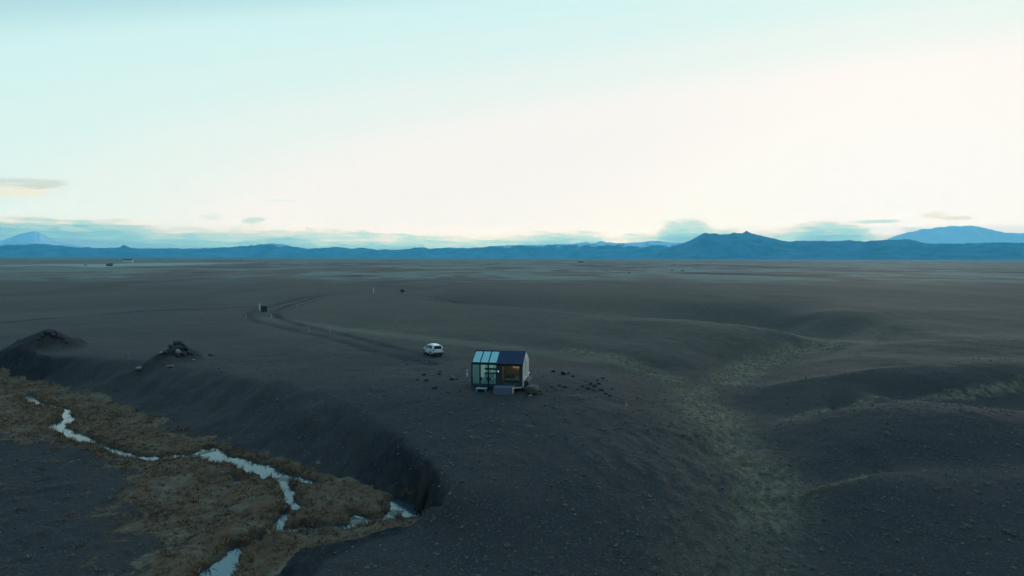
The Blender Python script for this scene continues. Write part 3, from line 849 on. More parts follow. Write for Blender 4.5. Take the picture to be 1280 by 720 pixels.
# left gable, all glass
bm = bmesh.new()
for y_ in (0, CD - .09): box(bm, -.05, -.002, y_, y_ + .09, zf, ze - .09)
box(bm, -.05, -.002, CD / 2 - .045, CD / 2 + .045, zf, zr - .06)
box(bm, -.05, -.002, .09, CD / 2 - .045, zf, zf + .08); box(bm, -.05, -.002, CD / 2 + .045, CD - .09, zf, zf + .08)
gf_ = P('gable_frame', bm, M_navy)
bm = bmesh.new(); prism(bm, [(-.03, .09, zf + .08), (-.03, CD - .09, zf + .08), (-.03, CD - .09, ze - .05), (-.03, CD / 2, zr - .06), (-.03, .09, ze - .05)], (.014, 0, 0)); P('pane', bm, M_glass, gf_)
# solid half: roof, walls
for s in (0, 1):
    bm = bmesh.new()
    o = .16
    d = Vector((0, CD / 2, RH - EH)).normalized(); nn = Vector((0, -(RH - EH), CD / 2)).normalized()
    e0 = Vector((0, 0, ze)) - d * o; e1 = Vector((0, CD / 2, zr))
    pr = [e0, e1, e1 + nn * .10, e0 + nn * .10]
    # butt at the ridge
    pr = [(p.y if s == 0 else CD - p.y, p.z) for p in pr]
    pts = [(gx + .003, y_, z_) for y_, z_ in pr]
    prism(bm, pts, (CL + .07 - gx, 0, 0))
    # standing seams of the metal sheet
    for k in range(1, 8):
        xk = gx + (CL - gx) * k / 8
        p0 = e0 + nn * .098; p1 = e1 + nn * .098 - d * .12
        for (pa, pb) in ((p0, p1),):
            q_ = [(xk - .012, pa), (xk + .012, pa), (xk + .012, pb), (xk - .012, pb)]
            pts = [(xx, pp.y if s == 0 else CD - pp.y, pp.z) for xx, pp in q_]
            prism(bm, pts, (0, (nn.y if s == 0 else -nn.y) * .03, nn.z * .03))
    P('roof', bm, M_navy)
wx0, wx1 = CL * .583, CL * .945
bm = bmesh.new()
box(bm, gx + .003, wx0, 0, .12, zf + .001, ze); box(bm, wx1, CL - .001, 0, .12, zf + .001, ze)
box(bm, wx0, wx1, 0, .12, ze - .22, ze)
P('front_wall', bm, M_black)
framed('window', wx0 + .002, wx1 - .002, .06, zf + .003, ze - .222, M_glass, M_black, .06, .09)['label'] = 'wide window of the dark half, warm light inside'
P('back_wall', B1(box, gx + .003, CL - .001, CD - .12, CD, zf + .001, ze), M_cream)
P('inner_wall', B1(box, gx + .01, gx + .08, .14, CD - .14, zf + .001, ze - .01), M_linen)
# right gable, pale boards with two tall slots
bm = bmesh.new()
s1, s2, s3, s4 = 1.55, 2.15, 2.65, 3.00
g0 = CL
def gz_(y): return ze + (RH - EH) * (1 - abs(y - CD / 2) / (CD / 2))
zw = zf + .75; 
def gp_(y0, y1, z0, z1a, z1b, ym=None):
    pts = [(g0, y0, z0), (g0, y1, z0), (g0, y1, z1b)] + ([(g0, ym, gz_(ym))] if ym else []) + [(g0, y0, z1a)]
    prism(bm, pts, (.10, 0, 0))
gp_(0, s1, zf - .2, gz_(0), gz_(s1)); gp_(s1 + .0, s2, zf - .2, zw, zw); gp_(s1, s2, zw + 2.05, gz_(s1), gz_(s2))
gp_(s2, s3, zf - .2, gz_(s2), gz_(s3), CD / 2); gp_(s3, s4, zf - .2, zw, zw); gp_(s3, s4, zw + 1.6, gz_(s3), gz_(s4)); gp_(s4, CD, zf - .2, gz_(s4), gz_(CD))
bmesh.ops.remove_doubles(bm, verts=bm.verts[:], dist=.0001)
gw = P('gable_wall', bm, M_cream)
bm = bmesh.new()
for k in range(1, 16):
    y_ = CD * k / 16
    for a_, b_, c_ in ((s1, s2, 2.05), (s3, s4, 1.6)):
        if a_ - .02 < y_ < b_ + .02: break
    else: box(bm, CL + .10, CL + .118, y_ - .018, y_ + .018, zf - .2, gz_(y_) - .03)
P('board_batten', bm, M_cream)
bm = bmesh.new(); box(bm, CL + .03, CL + .05, s1, s2, zw, zw + 2.05); P('gable_window', bm, M_glassd)
bm = bmesh.new(); box(bm, CL + .03, CL + .05, s3, s4, zw, zw + 1.6); P('gable_window', bm, M_glassd)
bm = bmesh.new(); box(bm, CL + .14, CL + .62, .35, 3.2, zf - .25, zf + .48, .02)
for k in range(9): box(bm, CL + .62, CL + .635, .45 + k * .3, .60 + k * .3, zf - .15, zf + .38)
P('service_box', bm, M_black)
P('rail', B1(box, CL + .14, CL + .22, 3.1, CD + .1, zf + .70, zf + .80), M_white)
# lamp beside the window
m_l, g, b = new_mat('lamp_glow'); b.inputs['Base Color'].default_value = (.8, .8, .8, 1); b.inputs['Emission Color'].default_value = (.9, .95, 1, 1); b.inputs['Emission Strength'].default_value = .55
m_w, g, b = new_mat('warm_glow'); b.inputs['Base Color'].default_value = (.8, .6, .4, 1); b.inputs['Emission Color'].default_value = (1, .55, .18, 1); b.inputs['Emission Strength'].default_value = 2.4
lx = CL * .525
P('wall_lamp', B1(box, lx - .05, lx + .05, -.10, -.002, zf + 1.46, zf + 1.64, .03), m_l)
# deck and step
dx0, dx1 = CL * .468, CL * .835
gdeck = -.35
bm = bmesh.new()
nb = 12
for k in range(nb):
    y_ = -1.35 + 1.28 * k / nb
    box(bm, dx0, dx1, y_, y_ + 1.28 / nb - .012, zf - .055, zf - .015)
dk = P('deck', bm, M_deck)
P('deck_skirt', B1(box, dx0 + .01, dx1 - .01, -1.40, -1.36, gdeck, zf - .02), M_deck, dk)
bm = bmesh.new()
prism(bm, [(dx1, -1.36, gdeck), (dx1, -1.36, zf - .02), (dx1, -.05, zf - .02), (dx1, -.05, zf - .18), (dx1, -.5, .05)], (.04, 0, 0)); P('deck_side', bm, M_deckside, dk)
bm = bmesh.new()
prism(bm, [(dx1 + .05, -.62, zf - .10), (CL - .02, -.10, zf - .10), (CL - .02, -.10, zf - .24), (dx1 + .05, -.62, zf - .24)], (0, .05, 0)); P('deck_beam', bm, M_deckside, dk)
sx0, sx1 = CL * .11, CL * .32
bm = bmesh.new(); box(bm, sx0, sx1, -.95, -.10, .30, .36); box(bm, sx0 + .05, sx0 + .11, -.9, -.84, -.4, .30); box(bm, sx1 - .11, sx1 - .05, -.9, -.84, -.4, .30)
P('entrance_step', bm, simple_mat('glass_step', (.30, .42, .42), .15, 0, .05, 4, .8))
bm = bmesh.new(); box(bm, CL * .325, CL * .325 + .07, -.08, -.01, -.5, ze - .1); P('downpipe', bm, M_navy)



CMX = Matrix.Translation((A0[0], A0[1], 0)) @ Matrix.Rotation(CRZ, 4, 'Z')
def cabloc(x, y, z): return CMX @ Vector((x, y, z))
# what stands inside
kit = empty('kitchen_unit', cabloc(gx * .36, 2.2, FZ + .004), CRZ); props(kit, 'white kitchen cabinet with dark worktop behind the middle glass bay', 'cabinet')
new_mesh('cabinet', B1(box, 0, 1.0, 0, .6, 0, .86, .01), M_white, kit); new_mesh('worktop', B1(box, -.05, 1.45, -.03, .63, .862, .92), M_darkwood, kit)
new_mesh('oven_door', B1(box, .25, .75, -.022, -.002, .12, .42), M_black, kit)
new_mesh('shelf', B1(box, -.05, 1.45, .42, .62, 1.25, 1.45), M_darkwood, kit); new_mesh('side_panel', B1(box, 1.36, 1.42, 0, .6, 0, .86), M_darkwood, kit)
new_mesh('shelf_post', B1(box, .6, .66, .56, .62, .93, 1.248), M_darkwood, kit)
M_cur, g, b = new_mat('sheer_curtain'); b.inputs['Base Color'].default_value = (.88, .92, .90, 1); b.inputs['Roughness'].default_value = .9
tl = g.n('ShaderNodeBsdfTranslucent'); tl.inputs[0].default_value = (.90, .96, .94, 1)
mx = g.n('ShaderNodeMixShader'); mx.inputs[0].default_value = .7
g.link(b.outputs[0], mx.inputs[1]); g.link(tl.outputs[0], mx.inputs[2])
g.link(mx.outputs[0], [n_ for n_ in g.nt.nodes if n_.type == 'OUTPUT_MATERIAL'][0].inputs['Surface'])
def curtain(x0, x1, y, h, lab, amp=.045):
    cur = bmesh.new(); prev = None; n = int((x1 - x0) * 40)
    for k in range(n + 1):
        x = (x1 - x0) * k / n; yy_ = amp * math.sin(k * 1.1) + .02 * math.sin(k * .37)
        a = cur.verts.new((x, yy_, 0)); b_ = cur.verts.new((x, yy_, h))
        if prev: cur.faces.new((prev[0], a, b_, prev[1]))
        prev = (a, b_)
    co = new_mesh('curtain', cur, M_cur, None, True); co.location = cabloc(x0, y, FZ + .02); co.rotation_euler = (0, 0, CRZ)
    props(co, lab, 'curtain')
curtain(.12, .98, .30, 2.2, 'pale sheer curtain hanging close behind the leftmost glass bay')
curtain(.12, gx - .08, CD - .28, 2.2, 'wide pale sheer curtain along the rear glass, added to brighten the glasshouse half')  # rear curtain added so the glass bays look bright, lit from behind
ch = empty('armchair', cabloc(.55, 1.1, FZ + .004), CRZ + .5); props(ch, 'small grey armchair inside the left of the glasshouse half', 'armchair')
new_mesh('seat', B1(box, -.28, .28, -.28, .28, .28, .45, .04), M_grey, ch); new_mesh('backrest', B1(box, -.28, .28, .22, .34, .45, .85, .04), M_grey, ch)
for sx in (-1, 1):
    new_mesh('armrest', B1(box, sx * .33 - .05, sx * .33 + .05, -.28, .3, .28, .60, .02), M_grey, ch)
    for sy in (-1, 1): new_mesh('leg', B1(bar, (sx * .22, sy * .22, 0), (sx * .22, sy * .22, .28), .02), M_wood, ch)
tb = empty('side_table', cabloc(gx * .80, .95, FZ + .004), CRZ); props(tb, 'small round white table behind the glass bay next to the dark wall', 'table')
bm = bmesh.new(); bar(bm, (0, 0, .50), (0, 0, .53), .32, 20); new_mesh('tabletop', bm, M_white, tb)
new_mesh('leg', B1(bar, (0, 0, .02), (0, 0, .5), .025, 8), M_steel, tb); new_mesh('base', B1(bar, (0, 0, 0), (0, 0, .02), .18, 16), M_steel, tb)
bd = empty('bed', cabloc(CL * .60, 1.5, FZ + .004), CRZ); props(bd, 'double bed with white linen and dark throw behind the wide window', 'bed')
new_mesh('bed_frame', B1(box, 0, 2.05, 0, 1.7, .08, .30, .01), M_darkwood, bd); new_mesh('mattress', B1(box, .03, 2.02, .03, 1.67, .302, .52, .05), M_linen, bd)
new_mesh('throw', B1(box, .02, 1.1, .0, 1.69, .50, .56, .02), M_grey, bd)
for k in (.12, .92): new_mesh('pillow', B1(box, 1.55, 1.95, k, k + .65, .525, .66, .05), M_linen, bd)
new_mesh('headboard', B1(box, 2.06, 2.12, -.02, 1.72, .1, 1.05, .01), M_wood, bd)
lp = empty('bedroom_lamp', cabloc(CL * .79, CD - .14, FZ + 1.42), CRZ); props(lp, 'wide lit amber lamp on the rear wall seen through the big window', 'lamp')
new_mesh('lamp_shade', B1(box, -.55, .45, -.16, -.02, .0, .30, .05), m_w, lp); new_mesh('bracket', B1(box, -.15, .15, -.02, .018, .08, .2), M_steel, lp)

# ------------------------------------------------------------------ white car
CP_ = hit(541, 443.2)
M_paint, g, b = new_mat('white_car_paint'); b.inputs['Base Color'].default_value = (.58, .61, .61, 1); b.inputs['Roughness'].default_value = .25; b.inputs['Coat Weight'].default_value = .4
dn = g.noise(g.n('ShaderNodeTexCoord').outputs['Object'], 3.0, 4, .6)
g.link(g.mix(g.ss(dn, .45, .8), (.58, .61, .61), (.42, .42, .40)), b.inputs['Base Color'])
M_tyre = simple_mat('tyre_rubber', (.02, .02, .02), .9); M_rim = simple_mat('alloy_rim', (.45, .46, .47), .3, .8)
M_plastic = simple_mat('black_plastic', (.025, .026, .028), .6); M_cglass = simple_mat('car_glass', (.010, .014, .018), .12, 0, .05, 3, .25)
M_tail = simple_mat('red_lens', (.25, .02, .02), .2); M_lens = simple_mat('clear_lens', (.6, .62, .62), .1)
car = empty('parked_car', CP_, R(180 - 62)); props(car, 'white four-wheel-drive estate car parked on the dark sand track left of the cabin', 'car')
# stations along the car, x forward: x, z under, z belt, z top, half width low, belt, top
ST = [(-2.15, .52, .92, .96, .74, .78, .70), (-2.08, .34, .98, 1.30, .84, .86, .68), (-1.95, .30, 1.02, 1.60, .88, .88, .66), (-1.5, .26, 1.03, 1.68, .90, .90, .67), (-.6, .24, 1.02, 1.71, .90, .90, .68),
      (.25, .24, 1.00, 1.68, .90, .90, .67), (.62, .24, .99, 1.48, .90, .89, .70), (1.05, .26, .97, 1.05, .90, .88, .74), (1.7, .28, .90, .95, .89, .86, .70), (2.02, .32, .78, .84, .84, .80, .62), (2.12, .42, .66, .70, .74, .72, .56)]
bm = bmesh.new(); rings = []
for (x, zb, zl, zt, w0, w1, w2) in ST:
    half = [(0, zb), (w0 * .86, zb), (w0, zb + .14), (w1 + .01, (zb + zl) / 2 + .05), (w1, zl), ((w1 + w2) / 2 + .01, (zl + zt) / 2), (w2, max(zt - .06, zl + .01)), (w2 * .82, zt), (0, zt + .015)]
    pts = half + [(-a, c) for a, c in half[-2:0:-1]]
    rings.append([bm.verts.new((x, a, c)) for a, c in pts])
for a, c in zip(rings[:-1], rings[1:]):
    for i in range(len(a)): bm.faces.new((a[i], a[(i + 1) % len(a)], c[(i + 1) % len(a)], c[i]))
bm.faces.new(rings[0][::-1]); bm.faces.new(rings[-1])
bmesh.ops.recalc_face_normals(bm, faces=bm.faces[:])
body = new_mesh('body', bm, M_paint, car)
def interp_st(x):
    for s, t in zip(ST[:-1], ST[1:]):
        if s[0] <= x <= t[0]:
            q = (x - s[0]) / (t[0] - s[0]); return [a + (c - a) * q for a, c in zip(s, t)]
def sidept(x, q, side):
    """q: 0 at the belt, 1 at the roof edge"""
    _, zb, zl, zt, w0, w1, w2 = interp_st(x)
    if q < .5: w = w1 + ((w1 + w2) / 2 + .01 - w1) * q * 2; z = zl + ((zl + zt) / 2 - zl) * q * 2
    else: w = (w1 + w2) / 2 + .01 + (w2 - (w1 + w2) / 2 - .01) * (q * 2 - 1); z = (zl + zt) / 2 + (zt - .06 - (zl + zt) / 2) * (q * 2 - 1)
    return Vector((x, side * (w + .035), z))
for side in (-1, 1):
    for nm, pl in (('side_window', [(-1.85, .14), (-1.30, .12), (-1.30, .90), (-1.72, .86)]), ('side_window', [(-1.22, .12), (-.42, .12), (-.42, .92), (-1.22, .91)]), ('side_window', [(-.34, .12), (.78, .12), (.55, .60), (.32, .90), (-.34, .92)])):
        bm = bmesh.new(); vs_ = [bm.verts.new(sidept(x, q, side)) for x, q in pl]; bm.faces.new(vs_ if side > 0 else vs_[::-1])
        bmesh.ops.solidify(bm, geom=bm.faces[:], thickness=.01)
        new_mesh(nm, bm, M_cglass, car)
    bm = bmesh.new(); bar(bm, (-1.6, side * .60, 1.735), (.2, side * .60, 1.73), .022); box(bm, -1.62, -1.56, side * .60 - .02, side * .60 + .02, 1.66, 1.74); box(bm, .16, .22, side * .60 - .02, side * .60 + .02, 1.66, 1.74)
    new_mesh('roof_rail', bm, M_plastic, car)
    new_mesh('wing_mirror', B1(box, .58, .76, side * .98 - .10, side * .98 + .10, 1.0, 1.16, .03), M_paint, car)
    new_mesh('tail_light', B1(box, -2.17, -2.02, side * .74 - .09, side * .74 + .09, .86, 1.12, .02), M_tail, car)
    new_mesh('headlight', B1(box, 1.98, 2.12, side * .58 - .14, side * .58 + .14, .66, .80, .02), M_lens, car)
    new_mesh('sill', B1(box, -.85, .85, side * .90 - .04, side * .90 + .04, .24, .38, .01), M_plastic, car)
    for x_ in (-1.32, 1.35):
        wh = empty('wheel', (0, 0, 0)); wh.parent = car; wh.location = (x_, side * .80, .34)
        bm = bmesh.new(); bar(bm, (0, -.12, 0), (0, .12, 0), .345, 20); new_mesh('tyre', bm, M_tyre, wh)
        bm = bmesh.new(); bar(bm, (0, side * .115, 0), (0, side * .135, 0), .21, 14); new_mesh('rim', bm, M_rim, wh)
        bm = bmesh.new()
        for k in range(9):
            a = math.pi * k / 8; a2 = math.pi * (k + 1) / 8
            if k < 8: prism(bm, [(x_ + math.cos(a) * .37, side * .905, .34 + math.sin(a) * .37), (x_ + math.cos(a) * .44, side * .905, .34 + math.sin(a) * .44), (x_ + math.cos(a2) * .44, side * .905, .34 + math.sin(a2) * .44), (x_ + math.cos(a2) * .37, side * .905, .34 + math.sin(a2) * .37)], (0, side * .02, 0))
        new_mesh('wheel_arch', bm, M_plastic, car)
def quadpart(name, pts, mat):
    bm = bmesh.new(); bm.faces.new([bm.verts.new(p) for p in pts]); bmesh.ops.solidify(bm, geom=bm.faces[:], thickness=.012); return new_mesh(name, bm, mat, car)
quadpart('rear_window', [(-2.16, -.64, 1.12), (-2.16, .64, 1.12), (-2.02, .56, 1.53), (-2.02, -.56, 1.53)], M_cglass)
quadpart('windscreen', [(1.08, .70, 1.10), (1.08, -.70, 1.10), (.36, -.58, 1.71), (.36, .58, 1.71)], M_cglass)
new_mesh('rear_bumper', B1(box, -2.20, -2.02, -.80, .80, .36, .60, .03), M_plastic, car)
new_mesh('number_plate', B1(box, -2.19, -2.155, -.26, .26, .74, .86), M_white, car)
new_mesh('roof_spoiler', B1(box, -2.10, -1.90, -.58, .58, 1.585, 1.625, .01), M_paint, car)

# ------------------------------------------------------------------ posts, sign, small things on the plain
M_post = simple_mat('white_post', (.62, .60, .55), .6); M_yellow = simple_mat('yellow_stake', (.50, .30, .08), .6); M_orange = simple_mat('orange_stake', (.50, .16, .08), .6); M_band = simple_mat('reflector', (.5, .1, .06), .4)
def marker(px, py, hgt, rad, mat, name, label, cat, group=None, cap=True):
    p = hit(px, py); o = empty(name, p); props(o, label, cat, group)
    new_mesh('pole', B1(bar, (0, 0, -.3), (0, 0, hgt), rad, 8), mat, o)
    if cap:
        new_mesh('reflector', B1(bar, (0, 0, hgt * .74), (0, 0, hgt * .90), rad * 1.25, 8), M_band if mat is not M_orange else M_post, o)
        new_mesh('cap', B1(bar, (0, 0, hgt), (0, 0, hgt + .04), rad * 1.15, 8), mat, o)
    return o
G = 'stakes along the sand track'
marker(307.5, 398, 1.1, .09, M_yellow, 'marker_stake', 'leftmost small stake at the outer bend of the sand track', 'stake', G)
marker(339, 397.5, .9, .09, M_yellow, 'marker_stake', 'small stake on the inner side of the track bend, right of the dark cabinet', 'stake', G)
marker(386, 415.5, 1.0, .07, M_yellow, 'marker_stake', 'yellow stake on the near edge of the track between bend and car', 'stake', G)
marker(412, 415.0, .95, .07, M_yellow, 'marker_stake', 'yellow stake between the two ruts, nearest to the white car', 'stake', G)
marker(371.5, 384.5, .8, .09, M_yellow, 'marker_stake', 'faint stake beside the track beyond the bend', 'stake', G)
marker(783, 513, .75, .045, M_orange, 'marker_stake', 'small orange-red stake standing alone on dark sand right of the cabin', 'stake')
marker(584, 470.5, .75, .09, M_post, 'bollard_light', 'short white bollard light just left of the glass cabin', 'light')
def tallpost(px, py, label):
    p = hit(px, py); o = empty('track_post', p); props(o, label, 'post', 'white posts by the track')
    new_mesh('pole', B1(bar, (0, 0, -.3), (0, 0, 1.9), .13, 10), M_post, o); new_mesh('cap', B1(bar, (0, 0, 1.9), (0, 0, 1.98), .17, 10), M_post, o); new_mesh('foot', B1(box, -.3, .3, -.3, .3, -.2, .08), M_plastic, o)
tallpost(324.5, 389, 'white post standing beside the dark cabinet at the track bend')
tallpost(467, 366.5, 'lone white post far off beside the distant end of the track')
cb = empty('service_cabinet', hit(330.5, 389.5), .2); props(cb, 'dark box-like cabinet on the ground at the bend of the track', 'cabinet')
new_mesh('housing', B1(box, -.75, .75, -.4, .4, .1, 1.45, .05), M_plastic, cb); new_mesh('lid', B1(box, -.80, .80, -.45, .45, 1.452, 1.52, .02), M_navy, cb)
for s in (-1, 1): new_mesh('door', B1(box, s * .36 - .33, s * .36 + .33, -.425, -.402, .18, 1.38), M_black, cb)
for s in (-1, 1): new_mesh('leg', B1(box, s * .6 - .06, s * .6 + .06, -.3, .3, -.2, .098), M_black, cb)

M_farwall = simple_mat('farm_wall', (.60, .60, .58), .8); M_farroof = simple_mat('farm_roof', (.06, .055, .06), .7); M_win = simple_mat('farm_window', (.03, .035, .04), .2)
def farmhouse(px, py, w, dp, h, rz, wall, label):
    p = at_z(px, py, 0); p = Vector((p[0], p[1], gz(p[0], p[1])))
    o = empty('farmhouse', p, rz); props(o, label, 'building', 'far farm buildings')
    bm = bmesh.new(); prism(bm, [(-w / 2, -dp / 2, -1), (-w / 2, dp / 2, -1), (-w / 2, dp / 2, h), (-w / 2, 0, h + dp * .38), (-w / 2, -dp / 2, h)], (w, 0, 0)); new_mesh('wall', bm, wall, o)
    bm = bmesh.new()
    for s in (-1, 1): prism(bm, [(-w / 2 - .4, s * (dp / 2 + .4), h - .25), (-w / 2 - .4, 0, h + dp * .38 + .05), (-w / 2 - .4, 0, h + dp * .38 + .35), (-w / 2 - .4, s * (dp / 2 + .4), h + .05)], (w + .8, 0, 0))
    rf = new_mesh('roof', bm, M_farroof, o); new_mesh('chimney', B1(box, w * .2, w * .2 + .8, -.4, .4, h + dp * .2, h + dp * .38 + 1.2), wall, rf)
    for k in (-.32, -.02, .30): new_mesh('window', B1(box, w * k - .6, w * k + .6, -dp / 2 - .06, -dp / 2 + .02, 1.0, 2.3), M_win, o)
farmhouse(137, 332.6, 8, 5, 2.2, .3, simple_mat('dark_shed_wall', (.05, .05, .055), .8), 'dark low shed on the pale hayfield far left')
farmhouse(906, 323.6, 26, 12, 6, .2, M_farwall, 'white farmhouse below the flat-topped mountain, left of a second one')
farmhouse(911, 323.8, 20, 10, 5, -.3, M_farwall, 'second white farmhouse below the flat-topped mountain, on the right')
farmhouse(726, 330.0, 12, 7, 3.5, .1, M_farwall, 'single white farmhouse on the middle of the plain')
farmhouse(160, 327.6, 24, 11, 5, .3, M_farwall, 'white farmhouse beyond the hayfield, far left')

# dark wind-bent bushes on the plain
M_leaf = simple_mat('bush_leaf', (.035, .045, .028), .8, 0, .4, 2)
M_bark = simple_mat('bush_bark', (.05, .04, .03), .9)
def bush(px, py, w, h, label, seed, group=None, cat='bush', name='bush'):
    r = np.random.RandomState(seed)
    p = hit(px, py) if py > 345 else Vector((*at_z(px, py, 0)[:2], 0)); p.z = gz(p.x, p.y)
    o = empty(name, p); props(o, label, cat, group)
    bm = bmesh.new()
    nb = 7
    cl = []
    for k in range(nb):
        a = r.rand() * 6.28; rr = w * .42 * r.rand() ** .5
        q = Vector((math.cos(a) * rr, math.sin(a) * rr * .7, h * (.35 + .45 * r.rand())))
        bar(bm, (q.x * .1, q.y * .1, -.2), q, max(.02, w * .012), 4); cl.append(q)
    new_mesh('stem', bm, M_bark, o)
    V = []; Fc = []
    for q in cl:
        for _ in range(90):
            d = r.normal(size=3); d /= np.linalg.norm(d); rad = w * .26 * (.4 + .6 * r.rand())
            c = np.array(q) + d * rad * np.array([1, .8, .7 * h / w + .2]); c[2] = max(c[2], .03)
            s = w * .03 * (.7 + .8 * r.rand()); u = r.normal(size=3); u /= np.linalg.norm(u); v = np.cross(u, d); v /= np.linalg.norm(v) + 1e-6
            b0 = len(V); V += [c - u * s, c + v * s * .6, c + u * s, c - v * s * .6]; Fc.append((b0, b0 + 1, b0 + 2, b0 + 3))
    np_mesh('foliage', V, Fc, M_leaf, o)
bush(503, 366.5, 2.6, 1.6, 'small dark bush on the plain right of the lone white post', 5)
GB = 'dark bushes dotted over the far plain'
for i, (a, b_, w, lab) in enumerate([(107, 332.2, 5, 'dark clump of bushes at the left end of the hayfield'), (301, 324.6, 14, 'dark shelter belt beyond the hayfield on the left'), (840, 339, 3, 'left one of two dark bushes on the right-hand plain'), (853, 339.6, 3.4, 'right one of two dark bushes on the right-hand plain'),
    (786, 342.5, 2.6, 'dark bush on the plain just left of the pair of bushes')]):
    bush(a, b_, w, w * .45, lab, 30 + i, GB)

# ------------------------------------------------------------------ rocks
M_rock = simple_mat('lava_rock', (.042, .036, .036), .9, 0, .45, 5, .2, .6)
M_rockb = simple_mat('brown_rock', (.125, .095, .075), .9, 0, .35, 4, .2, .6)
M_rockp = simple_mat('pale_rock', (.20, .18, .165), .9, 0, .25, 4, .2, .5)
def rock_bm(seed, sub=3, squash=.7):
    bm = bmesh.new(); bmesh.ops.create_icosphere(bm, subdivisions=sub, radius=1)
    r = np.random.RandomState(seed); off = r.rand(3) * 50
    pl = [(Vector(r.normal(size=3)).normalized(), .55 + .35 * r.rand()) for _ in range(9)]
    for v in bm.verts:
        c = v.co.copy()
        for n, d in pl:
            k = c.dot(n) - d
            if k > 0: c -= n * k * .9
        q = fbm(np.array([c.x * 1.7 + off[0]]), np.array([c.y * 1.7 + c.z * 1.3 + off[1]]), 4, seed)[0]
        c *= 1 + .18 * q; c.z *= squash; v.co = c
    return bm
ROCKS = []
for s in range(8):
    bm = rock_bm(100 + s); me = bpy.data.meshes.new('rock_shape'); bm.to_mesh(me); bm.free(); ROCKS.append(me)
rcopies = {}
def rock(px, py, sx, sy, sz, mat, label, group=None, sink=.25, pos=None, name='rock'):
    k = rng.randint(8); key = (k, mat.name)
    if key not in rcopies:
        me = ROCKS[k].copy(); me.materials.clear(); me.materials.append(mat); rcopies[key] = me
    p = pos if pos is not None else hit(px, py)
    o = bpy.data.objects.new(name, rcopies[key]); COL.objects.link(o)
    o.location = (p.x, p.y, p.z + sz * (.7 - sink)); o.scale = (sx, sy, sz); o.rotation_euler = ((rng.rand() - .5) * .9, (rng.rand() - .5) * .9, rng.rand() * 6.28)
    return props(o, label, 'rock', group)
rock(665.5, 492.5, .88, .75, .86, M_rockb, 'largest brown boulder, standing at the right corner of the cabin', sink=.15)
rock(657.5, 487.5, .50, .45, .50, M_rockb, 'brown boulder half behind the largest one, against the cabin corner')
rock(671, 488.5, .55, .5, .42, M_rock, 'dark rock at the right foot of the largest boulder')
rock(663, 495.6, .30, .26, .24, M_rockb, 'small brown stone lying in front of the largest boulder')
GR = 'lava rocks strewn on the sand right of the cabin'
for q in [(692,465,.5),(704,468,.65),(710,467,.4),(716,471,.45),(700,482,.35),(706,484,.4),(690,484,.3),(732,477,.35),(738,480,.55),(744,483,.5),(749,480,.4),(735,486,.4),(743,488,.45),(752,488,.5),(757,492,.4),(762,495,.35),(754,473,.4),(728,483,.35),(765,486,.25),(722,487,.28),(747,476,.3),(684,489,.22),(677,493,.28)]:
    s = q[2] * .62; rock(q[0], q[1], s * 1.25, s, s * .75, M_rock, 'dark lava rock among those strewn right of the cabin', GR)
rock(681, 507, .22, .18, .14, M_rock, 'lone small dark stone on bare sand below the strewn rocks')
GL = 'lava rocks left of the cabin'
for q in [(530,469,.5),(549,468,.5),(533,476,.55),(543,486,.5),(564,475,.4),(551,465,.35),(522,475,.3),(560,491,.25),(575,489,.25)]:
    s = q[2] * .52; rock(q[0], q[1], s * 1.2, s, s * 1.0, M_rock, 'dark lava rock on the sand between the car and the cabin', GL)
rock(567, 474, .55, .40, .40, M_rockb, 'reddish brown rock, the biggest between the car and the cabin')
GM = 'rocks crowning the right-hand mound'
for q in [(214,434,.7),(219,430,.8),(224,430,.75),(229,432,.65),(233,436,.6),(226,437,.7),(216,440,.8),(211,438,.5),(236,441,.5),(230,443,.6),(222,444,.5),(240,443,.35),(207,441,.5)]:
    s = q[2] * .70; rock(q[0], q[1] + 1.2, s, s, s * 1.25, M_rock, 'dark lava block among those crowning the right-hand mound', GM)
rock(222.5, 442, .55, .45, .6, M_rockp, 'upright pale rock at the middle of the right-hand mound')
rock(241.5, 451, .32, .3, .26, M_rockp, 'small pale rock at the right foot of the right-hand mound')
rock(173.5, 462, .55, .40, .40, M_rockp, 'pale rock alone at the left foot of the right-hand mound')
rock(214, 459, .75, .45, .30, M_rockb, 'flat brown rock below the crown of the right-hand mound')
rock(263.5, 444.5, .42, .35, .25, M_rock, 'isolated dark rock on sand right of the right-hand mound')
rock(201, 442, .35, .3, .25, M_rockp, 'small greyish rock on the left ridge of the right-hand mound')
GN = 'rocks crowning the left-hand mound'
for q in [(58,417,.7),(63,417,.6),(68,418,.65),(72,421,.5),(53,421,.5),(78,423,.5),(66,421,.6),(50,424,.35),(84,428,.4)]:
    s = q[2] * .72; rock(q[0], q[1] + .5, s, s, s * 1.3, M_rock, 'dark lava block among those crowning the left-hand mound', GN)

